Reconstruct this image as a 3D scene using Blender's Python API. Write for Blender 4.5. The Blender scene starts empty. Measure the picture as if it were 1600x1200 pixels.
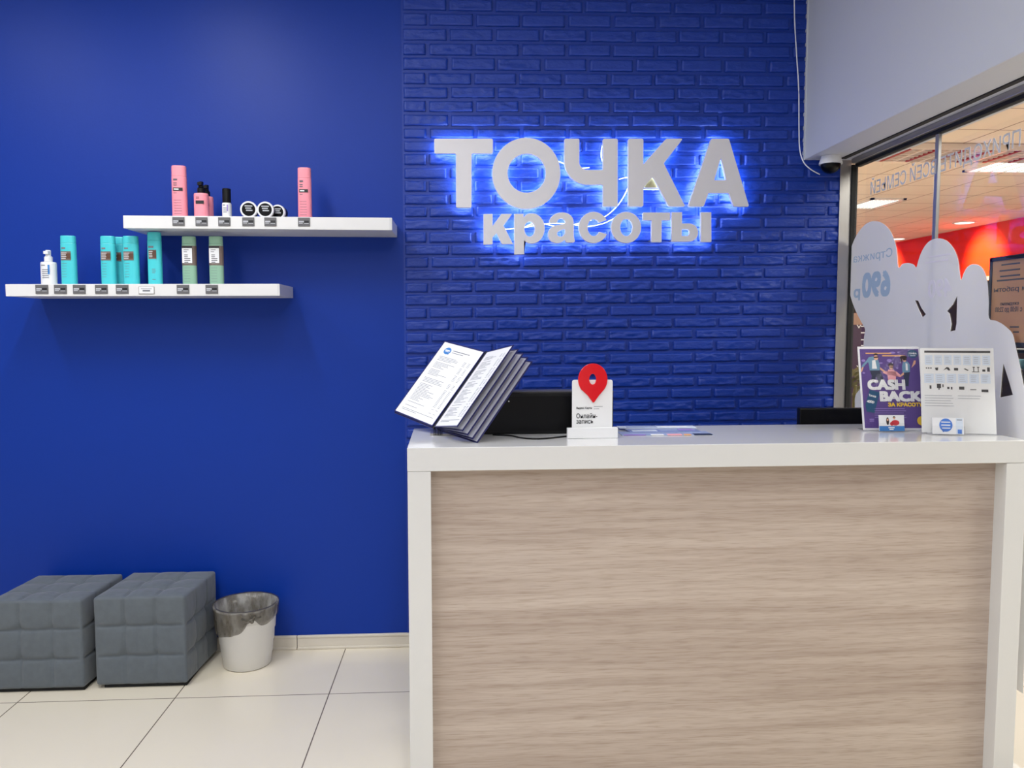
import bpy, bmesh, math, random
from mathutils import Vector, Matrix, noise
random.seed(7)
SC = bpy.context.scene
COL = SC.collection
PI = math.pi

# ------------------------------------------------------------------ camera
F = 1240.0                                   # focal length in pixels of a 1600x1200 frame
HC = 1.456                                   # camera height
_vy = Vector((724 - 800, 512 - 600, F))      # vanishing point of the depth direction
_yv = 505 - 600
_vx = Vector((-(F * F + _vy.y * _yv) / _vy.x, _yv, F))
XD = _vx.normalized(); YD = _vy.normalized(); ZD = XD.cross(YD)
CAM = Vector((0, 0, HC))
def ray(px, py):
    c = Vector((px - 800, py - 600, F))
    return Vector((c.dot(XD), c.dot(YD), c.dot(ZD)))
def atY(px, py, y):
    r = ray(px, py); return CAM + r * (y / r.y)
def atX(px, py, x):
    r = ray(px, py); return CAM + r * (x / r.x)
def atZ(px, py, z):
    r = ray(px, py); return CAM + r * ((z - HC) / r.z)
cd = bpy.data.cameras.new('camera'); cam = bpy.data.objects.new('camera', cd); COL.objects.link(cam)
cd.sensor_width = 36; cd.lens = F / 1600 * 36; cd.clip_start = .05
cx = Vector((XD.x, YD.x, ZD.x)); cy = -Vector((XD.y, YD.y, ZD.y)); cz = -Vector((XD.z, YD.z, ZD.z))
M = Matrix.Identity(4)
for i in range(3):
    M[i][0] = cx[i]; M[i][1] = cy[i]; M[i][2] = cz[i]; M[i][3] = CAM[i]
cam.matrix_world = M
SC.camera = cam

# ------------------------------------------------------------------ light and exposure
SC.view_settings.view_transform = 'Standard'
SC.view_settings.look = 'None'
SC.view_settings.gamma = 1
SC.view_settings.use_curve_mapping = False
SC.view_settings.exposure = 0.0
w = bpy.data.worlds.new('world'); SC.world = w; w.use_nodes = True
bg = w.node_tree.nodes['Background']
bg.inputs[0].default_value = (.80, .86, 1, 1); bg.inputs[1].default_value = .16
YW = 3.57                                    # back wall
GX = 1.77                                    # glass partition
ZC = 3.05                                    # ceiling
def area(name, loc, sx, sy, power, col, rot=(0, 0, 0)):
    l = bpy.data.lights.new(name, 'AREA'); l.shape = 'RECTANGLE'; l.size = sx; l.size_y = sy
    l.energy = power; l.color = col
    o = bpy.data.objects.new(name, l); o.location = loc; o.rotation_euler = rot; COL.objects.link(o); return o
COOL = (.95, .97, 1)
for (x, y, p) in ((-2.3, 2.0, 20), (-1.2, 2.1, 24), (-.4, 1.7, 10), (-1.7, .4, 18), (.2, .3, 17), (-1.7, -1.3, 27), (.3, -1.4, 32)):
    area('ceiling_lamp', (x, y, ZC - .02), .12, 1.15, p, COOL)
for (x, y, p) in ((3.3, 1.5, 110), (3.9, 4.6, 165), (3.4, 8.6, 220), (4.6, 14.0, 140)):
    area('mall_lamp', (x, y, 2.97), 1.2, 1.2, p, (1, .94, .87))
def spot(name, loc, target, power, col, size=.9):
    l = bpy.data.lights.new(name, 'SPOT'); l.energy = power; l.color = col; l.spot_size = size; l.spot_blend = .9
    l.shadow_soft_size = .06
    o = bpy.data.objects.new(name, l); o.location = loc
    o.rotation_euler = (Vector(target) - Vector(loc)).to_track_quat('-Z', 'Y').to_euler(); COL.objects.link(o)
spot('mall_spot', (6.8, 11.6, 2.93), (7.85, 11.6, 2.45), 800, (1, .66, .45), .95)
spot('mall_spot', (6.8, 14.3, 2.93), (7.85, 14.3, 2.45), 800, (1, .66, .45), .95)

# ------------------------------------------------------------------ materials
def srgb(r, g, b):
    def f(c):
        c /= 255.0
        return c / 12.92 if c <= .04045 else ((c + .055) / 1.055) ** 2.4
    return (f(r), f(g), f(b), 1)
def mat(name, col, rough=.5, metal=0, bump=0, bscale=200, var=.03, coat=0, sheen=0, trans=0, alpha=1, spec=.5, emit=None, estr=0, stretch=None):
    m = bpy.data.materials.new(name); m.use_nodes = True
    nt = m.node_tree; b = nt.nodes['Principled BSDF']
    b.inputs['Roughness'].default_value = rough; b.inputs['Metallic'].default_value = metal
    b.inputs['Coat Weight'].default_value = coat; b.inputs['Sheen Weight'].default_value = sheen
    b.inputs['Transmission Weight'].default_value = trans; b.inputs['Alpha'].default_value = alpha
    b.inputs['Specular IOR Level'].default_value = spec
    if emit: b.inputs['Emission Color'].default_value = emit; b.inputs['Emission Strength'].default_value = estr
    tc = nt.nodes.new('ShaderNodeTexCoord'); mp = nt.nodes.new('ShaderNodeMapping')
    nt.links.new(tc.outputs['Object'], mp.inputs[0])
    if stretch: mp.inputs['Scale'].default_value = stretch
    nz = nt.nodes.new('ShaderNodeTexNoise'); nz.inputs['Scale'].default_value = bscale; nz.inputs['Detail'].default_value = 4
    nt.links.new(mp.outputs[0], nz.inputs['Vector'])
    mx = nt.nodes.new('ShaderNodeMix'); mx.data_type = 'RGBA'
    mx.inputs[6].default_value = tuple(c * (1 - var) for c in col[:3]) + (1,)
    mx.inputs[7].default_value = tuple(min(1, c * (1 + var)) for c in col[:3]) + (1,)
    nt.links.new(nz.outputs['Fac'], mx.inputs[0]); nt.links.new(mx.outputs[2], b.inputs['Base Color'])
    if bump:
        bp = nt.nodes.new('ShaderNodeBump'); bp.inputs['Strength'].default_value = bump; bp.inputs['Distance'].default_value = .002
        nt.links.new(nz.outputs['Fac'], bp.inputs['Height']); nt.links.new(bp.outputs[0], b.inputs['Normal'])
    return m
def wood_mat():
    m = bpy.data.materials.new('pale_oak_laminate'); m.use_nodes = True
    nt = m.node_tree; N = nt.nodes; L = nt.links; b = N['Principled BSDF']; b.inputs['Roughness'].default_value = .42
    tc = N.new('ShaderNodeTexCoord')
    def nz(scale, vec, detail=5, dist=0):
        mp = N.new('ShaderNodeMapping'); mp.inputs['Scale'].default_value = vec; L.new(tc.outputs['Object'], mp.inputs[0])
        n = N.new('ShaderNodeTexNoise'); n.inputs['Scale'].default_value = scale; n.inputs['Detail'].default_value = detail
        n.inputs['Distortion'].default_value = dist; L.new(mp.outputs[0], n.inputs['Vector']); return n
    a = nz(5, (.32, 1, 8.5), 6, .5); c = nz(40, (.32, 1, 6.5), 4, .35); d = nz(2.2, (.2, 1, 6), 2)
    def ramp(n, stops):
        r = N.new('ShaderNodeValToRGB'); e = r.color_ramp.elements
        e[0].position, e[0].color = stops[0]; e[1].position, e[1].color = stops[-1]
        for s in stops[1:-1]:
            k = e.new(s[0]); k.color = s[1]
        L.new(n.outputs['Fac'], r.inputs[0]); return r
    r1 = ramp(a, [(.25, srgb(182, 166, 155)), (.45, srgb(191, 176, 166)), (.6, srgb(198, 184, 174)), (.78, srgb(188, 172, 162))])
    r2 = ramp(c, [(.30, srgb(226, 220, 214)), (.52, srgb(255, 255, 255))])
    r3 = ramp(d, [(.35, srgb(232, 228, 226)), (.65, srgb(255, 255, 255))])
    m1 = N.new('ShaderNodeMix'); m1.data_type = 'RGBA'; m1.blend_type = 'MULTIPLY'; m1.inputs[0].default_value = .75
    L.new(r1.outputs[0], m1.inputs[6]); L.new(r2.outputs[0], m1.inputs[7])
    m2 = N.new('ShaderNodeMix'); m2.data_type = 'RGBA'; m2.blend_type = 'MULTIPLY'; m2.inputs[0].default_value = .9
    L.new(m1.outputs[2], m2.inputs[6]); L.new(r3.outputs[0], m2.inputs[7]); L.new(m2.outputs[2], b.inputs['Base Color'])
    mp = N.new('ShaderNodeMapping'); mp.inputs['Scale'].default_value = (.16, 1, 1); mp.inputs['Location'].default_value = (.3, 0, .12); L.new(tc.outputs['Object'], mp.inputs[0])
    wv = N.new('ShaderNodeTexWave'); wv.bands_direction = 'Z'; wv.inputs['Scale'].default_value = 11; wv.inputs['Distortion'].default_value = 9; wv.inputs['Detail'].default_value = 3; wv.inputs['Detail Scale'].default_value = 1.1
    L.new(mp.outputs[0], wv.inputs['Vector']); r4 = ramp(wv, [(.0, srgb(228, 220, 213)), (.35, srgb(255, 255, 255)), (1, srgb(255, 255, 255))])
    m3 = N.new('ShaderNodeMix'); m3.data_type = 'RGBA'; m3.blend_type = 'MULTIPLY'; m3.inputs[0].default_value = .3
    L.new(m2.outputs[2], m3.inputs[6]); L.new(r4.outputs[0], m3.inputs[7]); L.new(m3.outputs[2], b.inputs['Base Color'])
    bp = N.new('ShaderNodeBump'); bp.inputs['Strength'].default_value = .15; bp.inputs['Distance'].default_value = .001
    L.new(c.outputs['Fac'], bp.inputs['Height']); L.new(bp.outputs[0], b.inputs['Normal'])
    return m
def tile_mat(name, c1, c2, grout, size, ox, oy, rough, gw=.0022):
    """square tiles of `size` metres with thin joints through (ox, oy); object coordinates are world ones here"""
    m = bpy.data.materials.new(name); m.use_nodes = True
    nt = m.node_tree; N = nt.nodes; L = nt.links; b = N['Principled BSDF']; b.inputs['Roughness'].default_value = rough
    tc = N.new('ShaderNodeTexCoord'); sp = N.new('ShaderNodeSeparateXYZ'); L.new(tc.outputs['Object'], sp.inputs[0])
    def mth(op, a, bb=None):
        k = N.new('ShaderNodeMath'); k.operation = op
        for i, v in enumerate((a, bb)):
            if v is None: continue
            if isinstance(v, (int, float)): k.inputs[i].default_value = v
            else: L.new(v, k.inputs[i])
        return k.outputs[0]
    ds = []
    for out, o in ((sp.outputs[0], ox), (sp.outputs[1], oy)):
        t = mth('SUBTRACT', out, o); t = mth('DIVIDE', t, size); t = mth('ADD', t, .5); t = mth('FRACT', t); t = mth('SUBTRACT', t, .5)
        t = mth('ABSOLUTE', t); ds.append(mth('MULTIPLY', t, size))
    d = mth('MINIMUM', ds[0], ds[1]); g = mth('LESS_THAN', d, gw)
    n = N.new('ShaderNodeTexNoise'); n.inputs['Scale'].default_value = 1.6; n.inputs['Detail'].default_value = 5
    L.new(tc.outputs['Object'], n.inputs['Vector'])
    mx = N.new('ShaderNodeMix'); mx.data_type = 'RGBA'; mx.inputs[6].default_value = c1; mx.inputs[7].default_value = c2
    L.new(n.outputs['Fac'], mx.inputs[0])
    m2 = N.new('ShaderNodeMix'); m2.data_type = 'RGBA'; m2.inputs[7].default_value = grout
    L.new(g, m2.inputs[0]); L.new(mx.outputs[2], m2.inputs[6]); L.new(m2.outputs[2], b.inputs['Base Color'])
    return m
def glass_mat(name='clear_glass', tint=(.93, .96, .95, 1)):
    m = bpy.data.materials.new(name); m.use_nodes = True
    nt = m.node_tree; N = nt.nodes; L = nt.links; N.remove(N['Principled BSDF'])
    t = N.new('ShaderNodeBsdfTransparent'); t.inputs[0].default_value = tint
    g = N.new('ShaderNodeBsdfGlossy'); g.inputs['Roughness'].default_value = .02
    f = N.new('ShaderNodeFresnel'); f.inputs[0].default_value = 1.5
    ge = N.new('ShaderNodeNewGeometry'); iv = N.new('ShaderNodeMath'); iv.operation = 'SUBTRACT'; iv.inputs[0].default_value = 1; L.new(ge.outputs['Backfacing'], iv.inputs[1])
    ml = N.new('ShaderNodeMath'); ml.operation = 'MULTIPLY'; L.new(f.outputs[0], ml.inputs[0]); L.new(iv.outputs[0], ml.inputs[1])
    mx = N.new('ShaderNodeMixShader'); L.new(ml.outputs[0], mx.inputs[0]); L.new(t.outputs[0], mx.inputs[1]); L.new(g.outputs[0], mx.inputs[2])
    L.new(mx.outputs[0], N['Material Output'].inputs[0]); return m
def translucent(m, k):
    nt = m.node_tree; N = nt.nodes; b = N['Principled BSDF']; t = N.new('ShaderNodeBsdfTranslucent')
    nt.links.new(b.inputs['Base Color'].links[0].from_socket, t.inputs[0])
    mx = N.new('ShaderNodeMixShader'); mx.inputs[0].default_value = k
    nt.links.new(b.outputs[0], mx.inputs[1]); nt.links.new(t.outputs[0], mx.inputs[2]); nt.links.new(mx.outputs[0], N['Material Output'].inputs[0]); return m
def emis(name, col, s):
    m = bpy.data.materials.new(name); m.use_nodes = True
    nt = m.node_tree; N = nt.nodes; N.remove(N['Principled BSDF'])
    e = N.new('ShaderNodeEmission'); e.inputs[0].default_value = col; e.inputs[1].default_value = s
    nt.links.new(e.outputs[0], N['Material Output'].inputs[0]); return m

BLUE = srgb(0, 50, 150)
MT = dict(
    wall=mat('blue_paint', BLUE, .45, spec=.28, bump=.12, bscale=120, var=.02),
    brick=mat('blue_painted_brick', BLUE, .45, bump=.9, bscale=70, var=.05, stretch=(1, 1, 1.8)),
    white_lam=mat('white_laminate', srgb(216, 216, 216), .16, coat=.3, var=.01),
    wood=wood_mat(),
    white_paint=mat('white_wall_paint', srgb(198, 201, 210), .6, bump=.05, var=.01),
    ceil=mat('ceiling_paint', srgb(225, 225, 225), .8, var=.01),
    base=mat('cream_skirting', srgb(214, 206, 192), .35, var=.02),
    alu=mat('brushed_aluminium', srgb(176, 172, 170), .35, .8, bump=.05, var=.03, stretch=(1, 1, .05)),
    black=mat('black_plastic', srgb(10, 10, 12), .4, var=.1, spec=.25),
    blackm=mat('black_rubber', srgb(8, 8, 9), .7, var=.1),
    blackg=mat('black_gloss', srgb(5, 5, 7), .3, var=.1, spec=.2),
    tagm=mat('grey_tag_plastic', srgb(98, 97, 99), .5, var=.06),
    dark=mat('charcoal_plastic', srgb(66, 64, 66), .5, var=.06),
    glass=glass_mat(),
    white=mat('white_plastic', srgb(235, 235, 236), .35, var=.01),
    paper=mat('white_paper', srgb(238, 238, 240), .45, var=.01),
    paperg=mat('glossy_white_sheet', srgb(238, 238, 238), .18, var=.01),
    ink=mat('grey_print', srgb(120, 122, 130), .5), inkd=mat('black_print', srgb(28, 28, 32), .5),
    inkl=mat('pale_grey_print', srgb(186, 188, 194), .5),
    shelf=None,
    pink=mat('pink_plastic', srgb(246, 150, 164), .35, var=.02),
    teal=mat('turquoise_plastic', srgb(72, 204, 212), .35, var=.02),
    green=mat('sage_plastic', srgb(142, 184, 158), .35, var=.02),
    brown=mat('brown_print', srgb(92, 62, 46), .5, bscale=60, var=.3),
    taupe=mat('taupe_print', srgb(120, 104, 96), .5, bscale=60, var=.2),
    velvet=mat('grey_velvet', srgb(96, 103, 109), .85, bump=.25, bscale=45, var=.14, sheen=.25, spec=.2),
    bin=mat('white_bin_plastic', srgb(232, 230, 226), .4, var=.01),
    bag=mat('smoky_bin_bag', srgb(84, 80, 72), .25, bump=.9, bscale=46, var=.45, alpha=.66, stretch=(1, 1, .4)),
    red=mat('red_acrylic', srgb(214, 8, 22), .2, var=.03, coat=.3),
    letter=mat('white_sign_acrylic', srgb(226, 224, 228), .4, var=.01),
    led=emis('blue_led_backlight', (.58, .74, 1, 1), 19),
    cable=mat('white_cable', srgb(222, 222, 232), .5, var=.02),
    navy=mat('navy_frame_plastic', srgb(34, 36, 92), .35, var=.05),
    film=mat('smoky_clear_film', srgb(226, 226, 236), .2, var=.1),
    purple=mat('purple_print', srgb(94, 72, 142), .3, bscale=30, var=.1),
    lilac=mat('lilac_print', srgb(152, 130, 200), .4),
    yellow=mat('yellow_print', srgb(246, 206, 60), .4),
    orange=mat('peach_print', srgb(232, 172, 120), .4),
    petrol=mat('petrol_blue_print', srgb(26, 82, 122), .35, var=.08),
    sky=mat('blue_print', srgb(60, 128, 200), .4, var=.03),
    royal=mat('royal_blue_print', srgb(78, 128, 214), .4, var=.03),
    iceb=mat('ice_blue_print', srgb(214, 224, 238), .4, var=.02),
    skin=mat('skin_print', srgb(226, 172, 142), .5), denim=mat('denim_print', srgb(110, 150, 178), .5, bscale=80, var=.12),
    jean=mat('dark_jean_print', srgb(38, 48, 76), .5), pinkp=mat('pink_print', srgb(240, 170, 180), .5), hair=mat('hair_print', srgb(44, 26, 26), .5),
    redp=mat('red_print', srgb(206, 52, 66), .5),
    acryl=glass_mat('clear_acrylic', (.99, .99, .99, 1)),
    decal=translucent(mat('white_window_film', srgb(245, 244, 244), .55, var=.03, bscale=3), .16),
    decalb=mat('film_show_through_blue', srgb(182, 204, 222), .55), decalw=translucent(mat('film_show_through_white', srgb(250, 246, 252), .55), .1),
    lilacs=mat('film_show_through_grey', srgb(196, 198, 212), .55),
    peach=translucent(mat('backlit_peach_board', srgb(206, 166, 142), .5, var=.04, bscale=6), .35),  # warm backlight from the mall corridor is put into this base colour
    textgrey=mat('grey_lettering', srgb(92, 92, 104), .5),
    frost=translucent(mat('frosted_white_lettering', srgb(244, 244, 246), .5), .6),
    mallwall=mat('mall_beige_wall', srgb(190, 160, 130), .7),
    mallceil=tile_mat('mall_ceiling_tile', srgb(224, 206, 186), srgb(228, 212, 194), srgb(120, 92, 74), .6, 0, .1, .7, .006),
    mallfloor=tile_mat('mall_floor_tile', srgb(206, 196, 186), srgb(212, 203, 194), srgb(90, 80, 72), .6, 0, 0, .15),
    redwall=mat('red_fascia_paint', srgb(224, 44, 6), .7, var=.06, bscale=2, spec=.1),
    darkshop=mat('dark_shop_glazing', srgb(26, 22, 30), .3, bscale=2, var=.4),
    lampon=emis('lamp_diffuser', (1, .93, .80, 1), 3.2),
    olive=mat('olive_leaf', srgb(116, 112, 74), .7, bscale=30, var=.3), pot=mat('taupe_planter', srgb(128, 118, 108), .7),
    garm1=mat('teal_cloth', srgb(36, 84, 98), .9, bscale=40, var=.2), garm2=mat('black_cloth', srgb(24, 24, 30), .9), garm3=mat('slate_cloth', srgb(70, 84, 98), .9),
    plum=mat('plum_print', srgb(66, 36, 66), .5, bscale=4, var=.2),
    tan=mat('tan_print', srgb(168, 130, 110), .5),
    lattice=mat('chrome_lattice', srgb(232, 222, 214), .3, .1, var=.1), latticer=mat('red_lattice', srgb(150, 40, 34), .35, .2, var=.2),
    beigebox=mat('mottled_beige_plaster', srgb(170, 158, 116), .8, bump=.6, bscale=90, var=.4),
)
def bag_mat():
    m = mat('smoky_bin_bag', srgb(92, 86, 76), .25, bump=.8, bscale=38, var=.5, stretch=(1, 1, .35))
    nt = m.node_tree; N = nt.nodes; b = N['Principled BSDF']; n = next(k for k in N if k.bl_idname == 'ShaderNodeTexNoise')
    r = N.new('ShaderNodeMapRange'); r.inputs[1].default_value = .35; r.inputs[2].default_value = .65; r.inputs[3].default_value = .42; r.inputs[4].default_value = .82
    nt.links.new(n.outputs['Fac'], r.inputs[0]); nt.links.new(r.outputs[0], b.inputs['Alpha']); return m
MT['bag'] = bag_mat()
MT['shelf'] = mat('white_marbled_laminate', srgb(226, 225, 224), .3, bscale=6, var=.05, stretch=(.6, 1, 2))

# ------------------------------------------------------------------ helpers
def setp(o, label=None, cat=None, group=None, kind=None):
    if label: o['label'] = label
    if cat: o['category'] = cat
    if group: o['group'] = group
    if kind: o['kind'] = kind
    return o
def link(name, me, m, parent=None, smooth=False):
    o = bpy.data.objects.new(name, me); COL.objects.link(o)
    if m is not None and not me.materials: me.materials.append(m)
    if parent is not None: o.parent = parent
    if smooth:
        for p in me.polygons: p.use_smooth = True
    return o
def obj(name, bm, m, parent=None, smooth=False):
    bmesh.ops.recalc_face_normals(bm, faces=bm.faces)
    me = bpy.data.meshes.new(name); bm.to_mesh(me); bm.free()
    return link(name, me, m, parent, smooth)
def thing(name, label, cat, loc=(0, 0, 0), rotz=0, group=None, mw=None):
    o = bpy.data.objects.new(name, None); COL.objects.link(o); o.empty_display_size = .05
    if mw is not None: o.matrix_world = mw
    else: o.location = loc; o.rotation_euler = (0, 0, rotz)
    return setp(o, label, cat, group)
def add_box(bm, x0, x1, y0, y1, z0, z1, bev=0, seg=2):
    r = bmesh.ops.create_cube(bm, size=1)['verts']
    bmesh.ops.scale(bm, vec=(x1 - x0, y1 - y0, z1 - z0), verts=r)
    bmesh.ops.translate(bm, vec=((x0 + x1) / 2, (y0 + y1) / 2, (z0 + z1) / 2), verts=r)
    if bev:
        es = list({e for v in r for e in v.link_edges})
        bmesh.ops.bevel(bm, geom=es, offset=bev, segments=seg, profile=.5, affect='EDGES')
    return bm
def box(x0, x1, y0, y1, z0, z1, bev=0, seg=2):
    return add_box(bmesh.new(), x0, x1, y0, y1, z0, z1, bev, seg)
def add_lathe(bm, prof, n=40, sx=1, sy=1, ox=0, oy=0, sup=2.0):
    """rings of (radius, z); radius 0 closes; sx, sy squash to an oval; sup > 2 squares the section"""
    rings = []
    for (r, z) in prof:
        if r <= 1e-6: rings.append([bm.verts.new((ox, oy, z))]); continue
        ring = []
        for k in range(n):
            a = 2 * PI * k / n; c, s = math.cos(a), math.sin(a)
            c2 = math.copysign(abs(c) ** (2 / sup), c); s2 = math.copysign(abs(s) ** (2 / sup), s)
            ring.append(bm.verts.new((ox + r * sx * c2, oy + r * sy * s2, z)))
        rings.append(ring)
    for a, b in zip(rings, rings[1:]):
        if len(a) == 1 and len(b) == 1: continue
        for k in range(n):
            j = (k + 1) % n
            if len(a) == 1: bm.faces.new((a[0], b[j], b[k]))
            elif len(b) == 1: bm.faces.new((a[k], a[j], b[0]))
            else: bm.faces.new((a[k], a[j], b[j], b[k]))
    return bm
def lathe(prof, **k): return add_lathe(bmesh.new(), prof, **k)
def add_tube(bm, pts, r, n=8):
    pts = [Vector(p) for p in pts]; rings = []
    up = Vector((0, 0, 1))
    for i, p in enumerate(pts):
        t = (pts[min(i + 1, len(pts) - 1)] - pts[max(i - 1, 0)]).normalized()
        a = t.cross(up)
        if a.length < .05: a = t.cross(Vector((0, 1, 0)))
        a.normalize(); b = t.cross(a)
        rings.append([bm.verts.new(p + (a * math.cos(2 * PI * k / n) + b * math.sin(2 * PI * k / n)) * r) for k in range(n)])
    for a, b in zip(rings, rings[1:]):
        for k in range(n):
            j = (k + 1) % n; bm.faces.new((a[k], a[j], b[j], b[k]))
    bm.faces.new(rings[0]); bm.faces.new(rings[-1][::-1]); return bm
def smooth_path(pts, n=8):
    pts = [Vector(p) for p in pts]; out = []
    for i in range(len(pts) - 1):
        p0 = pts[max(i - 1, 0)]; p1 = pts[i]; p2 = pts[i + 1]; p3 = pts[min(i + 2, len(pts) - 1)]
        for k in range(n):
            t = k / n
            out.append(.5 * ((2 * p1) + (p2 - p0) * t + (2 * p0 - 5 * p1 + 4 * p2 - p3) * t * t + (3 * p1 - p0 - 3 * p2 + p3) * t ** 3))
    out.append(pts[-1]); return out
def curve_mesh(name, loops, depth, bevel=0.0, offset=0.0):
    """filled outline (holes by even-odd) in the local XY plane, thickness depth centred on z=0"""
    cu = bpy.data.curves.new(name, 'CURVE'); cu.dimensions = '2D'; cu.fill_mode = 'BOTH'
    cu.extrude = max(depth / 2 - bevel, 0); cu.bevel_depth = bevel; cu.bevel_resolution = 2; cu.offset = offset
    for lp in loops:
        lp = [p for i, p in enumerate(lp) if math.hypot(p[0] - lp[i - 1][0], p[1] - lp[i - 1][1]) > 2e-4]
        s = cu.splines.new('POLY'); s.points.add(len(lp) - 1); s.use_cyclic_u = True
        for i, p in enumerate(lp): s.points[i].co = (p[0], p[1], 0, 1)
    t = bpy.data.objects.new(name, cu); COL.objects.link(t)
    dg = bpy.context.evaluated_depsgraph_get()
    me = bpy.data.meshes.new_from_object(t.evaluated_get(dg)); me.name = name
    bpy.data.objects.remove(t); bpy.data.curves.remove(cu); return me
def text_mesh(body, size, ext=.0002, bold=0.0, ax='LEFT', fit=None, space=1.0):
    cu = bpy.data.curves.new('lettering', 'FONT'); cu.body = body; cu.size = size; cu.extrude = ext
    cu.align_x = ax; cu.resolution_u = 4; cu.space_line = .95; cu.space_character = space
    t = bpy.data.objects.new('lettering', cu); COL.objects.link(t)
    dg = bpy.context.evaluated_depsgraph_get()
    me = bpy.data.meshes.new_from_object(t.evaluated_get(dg)); me.name = 'lettering'
    bpy.data.objects.remove(t); bpy.data.curves.remove(cu)
    if bold:                                             # heavier strokes: the same outline laid down four times, slightly apart
        b_ = bmesh.new(); b0_ = me.copy()
        for i_, (dx, dy) in enumerate(((-bold, -bold), (bold, -bold), (bold, bold), (-bold, bold))):
            dz = i_ * .00007
            for v in b0_.vertices: v.co.x += dx; v.co.y += dy; v.co.z += dz
            b_.from_mesh(b0_)
            for v in b0_.vertices: v.co.x -= dx; v.co.y -= dy; v.co.z -= dz
        b_.to_mesh(me); b_.free(); bpy.data.meshes.remove(b0_)
    if fit:                                              # (width, height): stretch the lettering to its measured size
        xs = [v.co.x for v in me.vertices]; ys = [v.co.y for v in me.vertices]
        kx = fit[0] / (max(xs) - min(xs)); ky = fit[1] / (max(ys) - min(ys)) if fit[1] else kx
        x0, y0 = min(xs), min(ys)
        for v in me.vertices: v.co.x = (v.co.x - x0) * kx; v.co.y = (v.co.y - y0) * ky
    return me
def flat_in(o, u, v, n=0.0):
    """put a text/outline mesh (its XY plane) on the local XZ plane facing -Y (towards the room)"""
    o.matrix_local = Matrix.Translation((u, -n, v)) @ Matrix.Rotation(PI / 2, 4, 'X'); return o
def add_rect(bm, u0, u1, v0, v1, n, t=.0002):
    return add_box(bm, u0, u1, -n - t, -n, v0, v1)
def add_poly(bm, pts, n, t=.0002):
    f = [bm.verts.new((u, -n - t, v)) for u, v in pts]; b = [bm.verts.new((u, -n, v)) for u, v in pts]
    bm.faces.new(f); bm.faces.new(b[::-1])
    for i in range(len(pts)):
        j = (i + 1) % len(pts); bm.faces.new((f[i], b[i], b[j], f[j]))
    return bm
def oval(cx, cy, rx, ry, n=28, a0=0, a1=2 * PI):
    full = abs(a1 - a0 - 2 * PI) < 1e-6
    m = n if full else n + 1
    return [(cx + rx * math.cos(a0 + (a1 - a0) * k / n), cy + ry * math.sin(a0 + (a1 - a0) * k / n)) for k in range(m)]
def round_poly(pts, r, n=5):
    out = []; L = len(pts)
    for i, p in enumerate(pts):
        p = Vector(p); a = Vector(pts[i - 1]) - p; b = Vector(pts[(i + 1) % L]) - p
        k = min(r, a.length * .45, b.length * .45)
        A = p + a.normalized() * k; B = p + b.normalized() * k
        for j in range(n + 1):
            t = j / n; q = A * (1 - t) ** 2 + p * 2 * t * (1 - t) + B * t * t; out.append((q.x, q.y))
    return out
def structure(name, bm, m, parent=None, smooth=False):
    o = obj(name, bm, m, parent, smooth); o['kind'] = 'structure'; return o

# ================================================================== THE ROOM
# floor: joints through the photographed ones
jx = atZ(537.6, 1020, 0).x; jy = atZ(540, 1083.5, 0).y
MT['floor'] = tile_mat('cream_floor_tile', srgb(230, 220, 198), srgb(236, 227, 208), srgb(112, 100, 86), .6, jx, jy, .2)
structure('floor', box(-3.6, GX + .03, -3.2, YW + .1, -.05, 0), MT['floor'])
structure('ceiling', box(-3.6, GX + .03, -3.2, YW + .1, ZC, ZC + .05), MT['ceil'])
XB = atY(631, 300, YW).x                                   # where the brick cladding starts
structure('wall_back', box(-3.6, GX - .004, YW, YW + .1, 0, ZC), MT['wall'])
structure('wall_left', box(-3.6, -3.55, -3.2, YW, 0, ZC), MT['white_paint'])
structure('wall_front', box(-3.6, GX + .03, -3.25, -3.2, 0, ZC), MT['white_paint'])

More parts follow.
